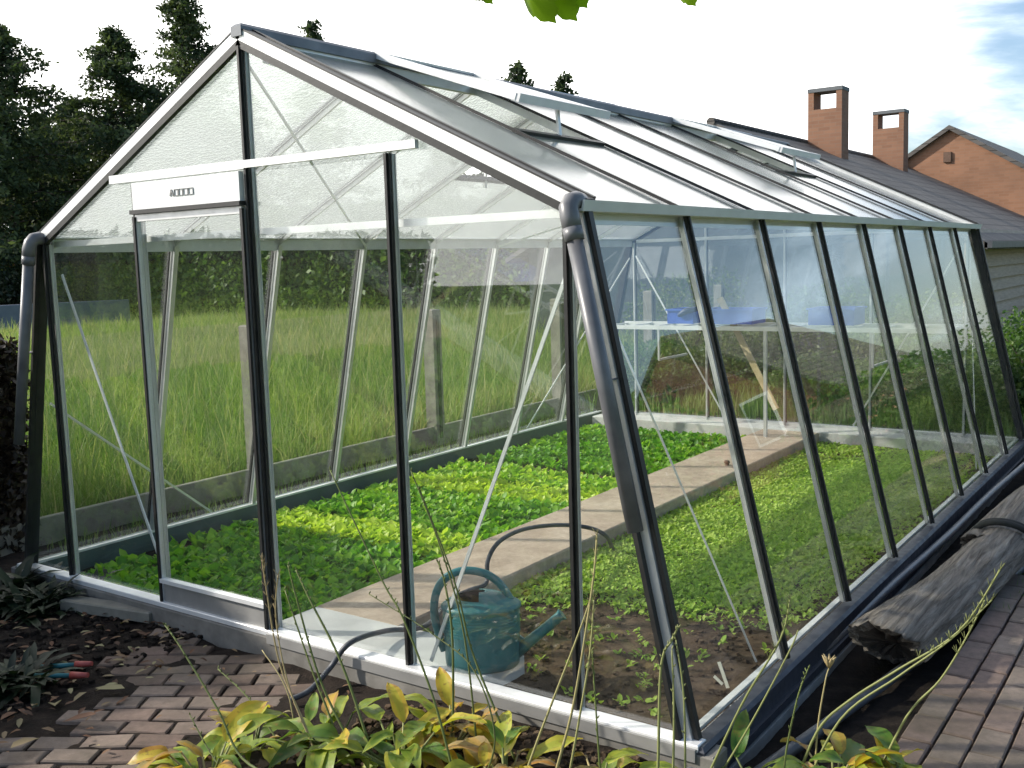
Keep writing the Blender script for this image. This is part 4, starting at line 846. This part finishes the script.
# fallen leaves
fl = [(175, 0, 0)]
def litter(name, pts, s, lab, kind=None, group=None, var=None):
    n = len(pts); az = RNG.uniform(0, 6.283, n); el = RNG.uniform(-.1, .35, n)
    d = np.stack([np.cos(az)*np.cos(el), np.sin(az)*np.cos(el), np.sin(el)], 1); up = np.stack([-np.cos(az)*np.sin(el), -np.sin(az)*np.sin(el), np.cos(el)], 1)
    Ls = np.asarray(s)*RNG.uniform(.7, 1.3, n); v = RNG.uniform(0, 1, n) if var is None else np.full(n, var)
    return leafobj(name, pts, d, up, Ls, Ls*.42, RNG.uniform(-.1, .5, n), v, 'dry_leaf')
pl = np.array([(random.uniform(-2.2, -.1), random.uniform(-1.3, -.05), GZ+.015+random.random()*.015) for _ in range(420)]); pl = pl[(pl[:, 0] < -.35-.4*pl[:, 1]*0+.5*(-pl[:, 1]-.1))]
tag(litter('leaf_litter', pl, .05, ''), 'small fallen leaves littering the dark mulch', 'leaves', None, 'stuff')
pl = np.array([(random.uniform(-.4, .9), random.uniform(-1.2, -.1), GZ+.028) for _ in range(60)])
tag(litter('leaf_crumbs', pl, .03, ''), 'small dry leaf bits scattered on the brick paving', 'leaves', None, 'stuff')
for px, py, v, lab in ((95, 688, .95, 'pale yellow fallen leaf on the mulch edge'), (55, 706, .9, 'light green grey fallen leaf on the mulch'), (18, 712, .3, 'large rust red fallen leaf at the left edge'), (62, 722, .2, 'rust brown fallen leaf lowest of the group'), (40, 738, .8, 'dull yellow fallen leaf near the bottom left corner'), (20, 660, .5, 'brown curled leaf under the shears')):
    tag(litter('fallen_leaf', np.array([tuple(P(px, py, z=GZ+.03))]), .11, lab, var=v), lab, 'leaf', 'larger fallen leaves')
# ------------------------------------------------------------------ foreground border plants
def border_plant(px, py, Y, n, L, vb, stalks, lab, dead=.2):
    n = int(n*2.6); L *= 1.13
    b = P(px, py-55, z=GZ+.16); Y = b.y; b.z = GZ+(.035 if .6 < b.x < 1.9 else 0); t = empty('border_plant', tuple(b), lab, 'plant', 'yellowing leafy plants in the front border')
    az = RNG.uniform(0, 6.283, n); el = RNG.uniform(.35, 1.25, n); pet = L*RNG.uniform(.25, .8, n)
    d = np.stack([np.cos(az)*np.cos(el), np.sin(az)*np.cos(el), np.sin(el)], 1); base = d*pet[:, None]+RNG.normal(size=(n, 3))*np.array([.03, .03, 0])
    el2 = el-RNG.uniform(.2, .8, n); d2 = np.stack([np.cos(az)*np.cos(el2), np.sin(az)*np.cos(el2), np.sin(el2)], 1)
    up = np.stack([-np.cos(az)*np.sin(el2), -np.sin(az)*np.sin(el2), np.cos(el2)], 1); up = nrm(up+RNG.normal(size=(n, 3))*.25); up = nrm(up-d2*(up*d2).sum(1)[:, None])
    Ls = L*RNG.uniform(.6, 1.25, n); v = vb+RNG.normal(size=n)*.16; v = np.where(RNG.uniform(size=n) < dead, RNG.uniform(.7, 1, n), v)
    # finer leaf: 7 stations x 5 across with wavy edge
    V = []; F = []; va = []
    for i in range(n):
        side = np.cross(d2[i], up[i]); W = Ls[i]*RNG.uniform(.26, .44); curl = RNG.uniform(.15, .75); tw = RNG.uniform(-.5, .5); ph = RNG.uniform(0, 6); b0 = len(V); NS = 9
        for s in range(NS):
            u = s/(NS-1); wd = W*(math.sin(math.pi*min(1, u**.75*.98+.02))**.7 if u < 1 else 0.0)+.002
            sd = side*math.cos(tw*u)+up[i]*math.sin(tw*u)
            cpt = base[i]+d2[i]*Ls[i]*(u-.25*curl*u*u)-up[i]*Ls[i]*curl*u*u*.6+np.array([0, 0, -.12*Ls[i]*u*u])
            for c in (-1, -.5, 0, .5, 1): V.append(cpt+sd*wd*.5*c+up[i]*(abs(c)*wd*.16+.03*Ls[i]*math.sin(u*11+ph+c*2)*abs(c)))
        for s in range(NS-1):
            for c in range(4): F.append((b0+s*5+c, b0+s*5+c+1, b0+(s+1)*5+c+1, b0+(s+1)*5+c)); va.append(v[i]+ (.10 if c in (0, 3) else 0)+(.12 if s > NS-4 else 0)*RNG.uniform(0, 1))
    np_obj('leaves', np.array(V), [np.array(F)], np.array(va), 'border_leaf', t, True)
    m = MB()
    for i in range(n): m.tube([(0, 0, 0), tuple(base[i]*.55+np.array([0, 0, -.01])), tuple(base[i])], [.005, .004, .003], 6, 0, float(np.clip(v[i], .3, .9)))
    m.build('leaf_stems', 'stalk', t)
    for pts, v_, r, head in stalks:
        ys = np.linspace(Y, Y+.0, len(pts)); w = [P(a, c, y=Y+(i/(len(pts)-1))*.06) for i, (a, c) in enumerate(pts)]
        w[0] = Vector((w[0].x, w[0].y, min(w[0].z, GZ+.05))) if False else w[0]
        w = [Vector((w[0].x+(b.x-w[0].x)*.2, w[0].y, b.z))]+w if w[0].z > b.z+.02 else w
        w = spline([q-b for q in w], 6); N_ = len(w); m = MB(); m.tube(w, [r*1.25*(1-.5*i/(N_-1)) for i in range(N_)], 6, 0, v_)
        if head == 'pods':
            for i in range(N_//2, N_, 1):
                dd = Vector((random.uniform(-1, 1), random.uniform(-1, 1), 1.2)).normalized(); m.tube([w[i], w[i]+dd*.007, w[i]+dd*.014], [.001, .0028, .001], 5, 0, v_)
        if head == 'wisp':
            for i in range(N_*2//3, N_):
                for q_ in range(3): dd = Vector((random.uniform(-1, 1), random.uniform(-1, 1), 1.6)).normalized(); m.tube([w[i], w[i]+dd*.025], [.0012, .0005], 4, 0, v_)
        o = m.build('stalk', 'stalk', t)
        if head == 'flower':
            f = MB(); c = w[-1]
            for q_ in range(7): a = q_*.9; dd = Vector((math.cos(a)*.4, math.sin(a)*.4, 1)); f.tube([c, c+dd*.022, c+dd*.04+Vector((math.cos(a)*.006, 0, 0))], [.003, .0065, .001], 5, 0, .98)
            f.build('seed_head', 'stalk', o)
border_plant(205, 800, -.95, 8, .17, .5, [([(290, 790), (242, 758), (218, 710), (181, 648), (165, 625)], .35, .004, 'pods'), ([(250, 800), (215, 760), (190, 715)], .3, .003, 'pods')], 'yellow edged leafy plant at the bottom left corner of the border')
border_plant(250, 760, -.75, 8, .14, .45, [([(315, 790), (280, 744), (250, 700), (218, 669)], .35, .0035, 'pods'), ([(330, 800), (307, 730), (280, 665), (266, 587), (262, 560)], .97, .0035, 'wisp'), ([(322, 770), (290, 690), (276, 620), (278, 575)], .97, .003, 'wisp')], 'leafy plant with pale straw stalks before the door bar', .2)
border_plant(330, 770, -.68, 9, .16, .3, [([(370, 800), (355, 754), (321, 682), (297, 600), (288, 565)], .4, .0045, 'pods'), ([(385, 800), (369, 744), (341, 662), (310, 600), (296, 570)], .42, .0045, 'pods'), ([(350, 800), (338, 740), (312, 670), (285, 590)], .45, .004, 'pods'), ([(300, 800), (290, 700), (262, 650)], .9, .003, None)], 'green leafy plant with a bundle of stiff green seed stalks', .1)
border_plant(400, 785, -.60, 9, .16, .38, [([(455, 780), (434, 700), (403, 618), (382, 580), (330, 470)], .4, .0035, 'pods'), ([(495, 740), (475, 672), (434, 635), (369, 594)], .25, .0025, 'pods')], 'leafy plant with thin leaning stalks left of the watering can', .25)
border_plant(452, 765, -.42, 9, .14, .62, [([(450, 790), (453, 716), (452, 631), (444, 580), (437, 560)], .35, .004, 'pods'), ([(480, 780), (465, 640), (441, 549), (411, 471)], .3, .003, 'pods'), ([(515, 760), (495, 710), (471, 648), (454, 580), (420, 490)], .35, .0038, 'pods')], 'orange and yellow leafy plant directly in front of the watering can', .55)
border_plant(505, 800, -.45, 9, .15, .5, [([(550, 800), (557, 768), (574, 702), (592, 590), (597, 535)], .85, .004, 'wisp'), ([(520, 790), (540, 734), (574, 646), (594, 590)], .8, .0035, None)], 'yellow green leafy plant right of the watering can in the border', .4)
border_plant(600, 810, -.22, 6, .11, .3, [([(565, 800), (571, 765), (581, 709), (590, 653), (594, 600)], .75, .0035, 'wisp'), ([(605, 800), (600, 768), (595, 695), (592, 650)], .4, .003, 'pods')], 'small green plant with straw stalks near the fifth gable bar', .15)
border_plant(665, 815, -.18, 5, .09, .3, [([(655, 810), (658, 768), (661, 667), (672, 640), (678, 628)], .6, .004, 'pods'), ([(672, 810), (674, 720), (672, 650)], .6, .0035, 'pods'), ([(685, 800), (684, 700), (676, 640)], .55, .0035, 'pods'), ([(692, 810), (741, 706), (780, 640), (790, 600)], .55, .0035, 'wisp')], 'sparse plant with stalks rising before the front right corner', .2)
border_plant(760, 800, -.02, 5, .15, .32, [([(700, 800), (724, 768), (755, 716), (790, 650), (798, 630)], .6, .0035, None), ([(785, 800), (785, 760), (797, 700), (808, 669)], .4, .003, 'pods')], 'arching green leafed plant beside the black pipe', .0)
border_plant(835, 790, .05, 10, .13, .42, [([(815, 800), (817, 735), (825, 683), (829, 668)], .9, .0028, 'flower'), ([(790, 800), (817, 732), (850, 700), (899, 669), (959, 631), (1000, 570)], .58, .004, 'wisp'), ([(800, 800), (840, 720), (899, 676), (950, 640), (992, 600)], .6, .0035, 'wisp')], 'dense green plant with long stalks arching over the pipe', .3)
border_plant(900, 795, .10, 12, .12, .35, [([(870, 790), (907, 716), (940, 680), (965, 640), (985, 600)], .62, .0035, 'wisp')], 'green and orange leafy plant at the bottom right over the brick path', .25)
border_plant(950, 815, .05, 8, .10, .38, [], 'low dark green plant at the lower right corner', .3)
# ------------------------------------------------------------------ overhanging tree at the left front, with the twig of leaves above the view
tr = empty('garden_tree', (5.3, -2.4, GZ), 'broadleaf tree whose light green leaves hang into the top edge', 'tree')
o0 = Vector((5.3, -2.4, GZ)); lp = P(540, -30, dist=1.55)-o0
m = MB(); m.tube([(0, 0, -.05), (.05, .0, .9), (0, .08, 1.9), (.1, .1, 2.8)], [.13, .10, .085, .06], 10); m.build('trunk', 'bark', tr)
m = MB(); m.tube(spline([(0, .08, 1.9), (-.7, .3, 2.5), (-1.7, .6, 2.75), lp+Vector((.35, .05, .2)), lp+Vector((-.25, -.1, .10))], 8), [.06-.0015*i for i in range(33)], 8)
ends = []
for k in range(9): a = k*.7+.2; e = Vector((math.cos(a)*1.0, math.sin(a)*1.0, random.uniform(2.5, 4.0))); ends.append(e); m.tube([(.05, .1, 2.2+.06*k), e*.6+Vector((0, 0, 1.1)), e], [.04, .025, .01], 6)
m.build('limb', 'bark', tr)
n = 9000; p = np.concatenate([blob_pts(n//9, tuple(e), (.75, .75, .6), .2, .1) for e in ends]); V, F = quads(p, .11); np_obj('crown', V, [F], RNG.uniform(0, .6, len(p)), 'hedge_leaf', tr)
def vine_leaf(c, s, ax, nv, parent):
    """lobed leaf with real curvature"""
    ax = Vector(ax).normalized(); nv = Vector(nv); nv = (nv-ax*nv.dot(ax)).normalized(); sd = ax.cross(nv); m = MB(); N = 40; ring = []
    for k in range(N):
        a = 2*math.pi*k/N; r = s*(.66+.07*math.cos(5*(a))+.05*math.cos(15*a)+.10*math.cos(a)); ring.append(r)
    vs = [Vector(c)]
    for f_ in (.5, 1):
        for k in range(N): a = 2*math.pi*k/N; r = ring[k]*f_; vs.append(Vector(c)+ax*math.cos(a)*r+sd*math.sin(a)*r+nv*(-.5*r*r/s+.04*s*math.sin(3*a)*f_))
    fs = [(0, 1+k, 1+(k+1) % N) for k in range(N)]+[(1+k, 1+N+k, 1+N+(k+1) % N, 1+(k+1) % N) for k in range(N)]
    m.add(vs, fs, 0, True, random.uniform(.2, .8)); m.build('leaf', 'vine_leaf', parent)
for px, py, s in ((530, -10, .066), (553, -10, .062), (572, -12, .040), (480, -12, .032), (470, -12, .026), (684, -10, .032)):
    vine_leaf(P(px, py, dist=1.55)-o0, s, (.3, .2, -1), (-.4, -.8, .25), tr)
m = MB(); m.tube([P(470, -22, dist=1.56)-o0, P(545, -18, dist=1.55)-o0, P(620, -24, dist=1.55)-o0, P(700, -18, dist=1.55)-o0], .004, 6); m.build('twig', 'bark', tr)
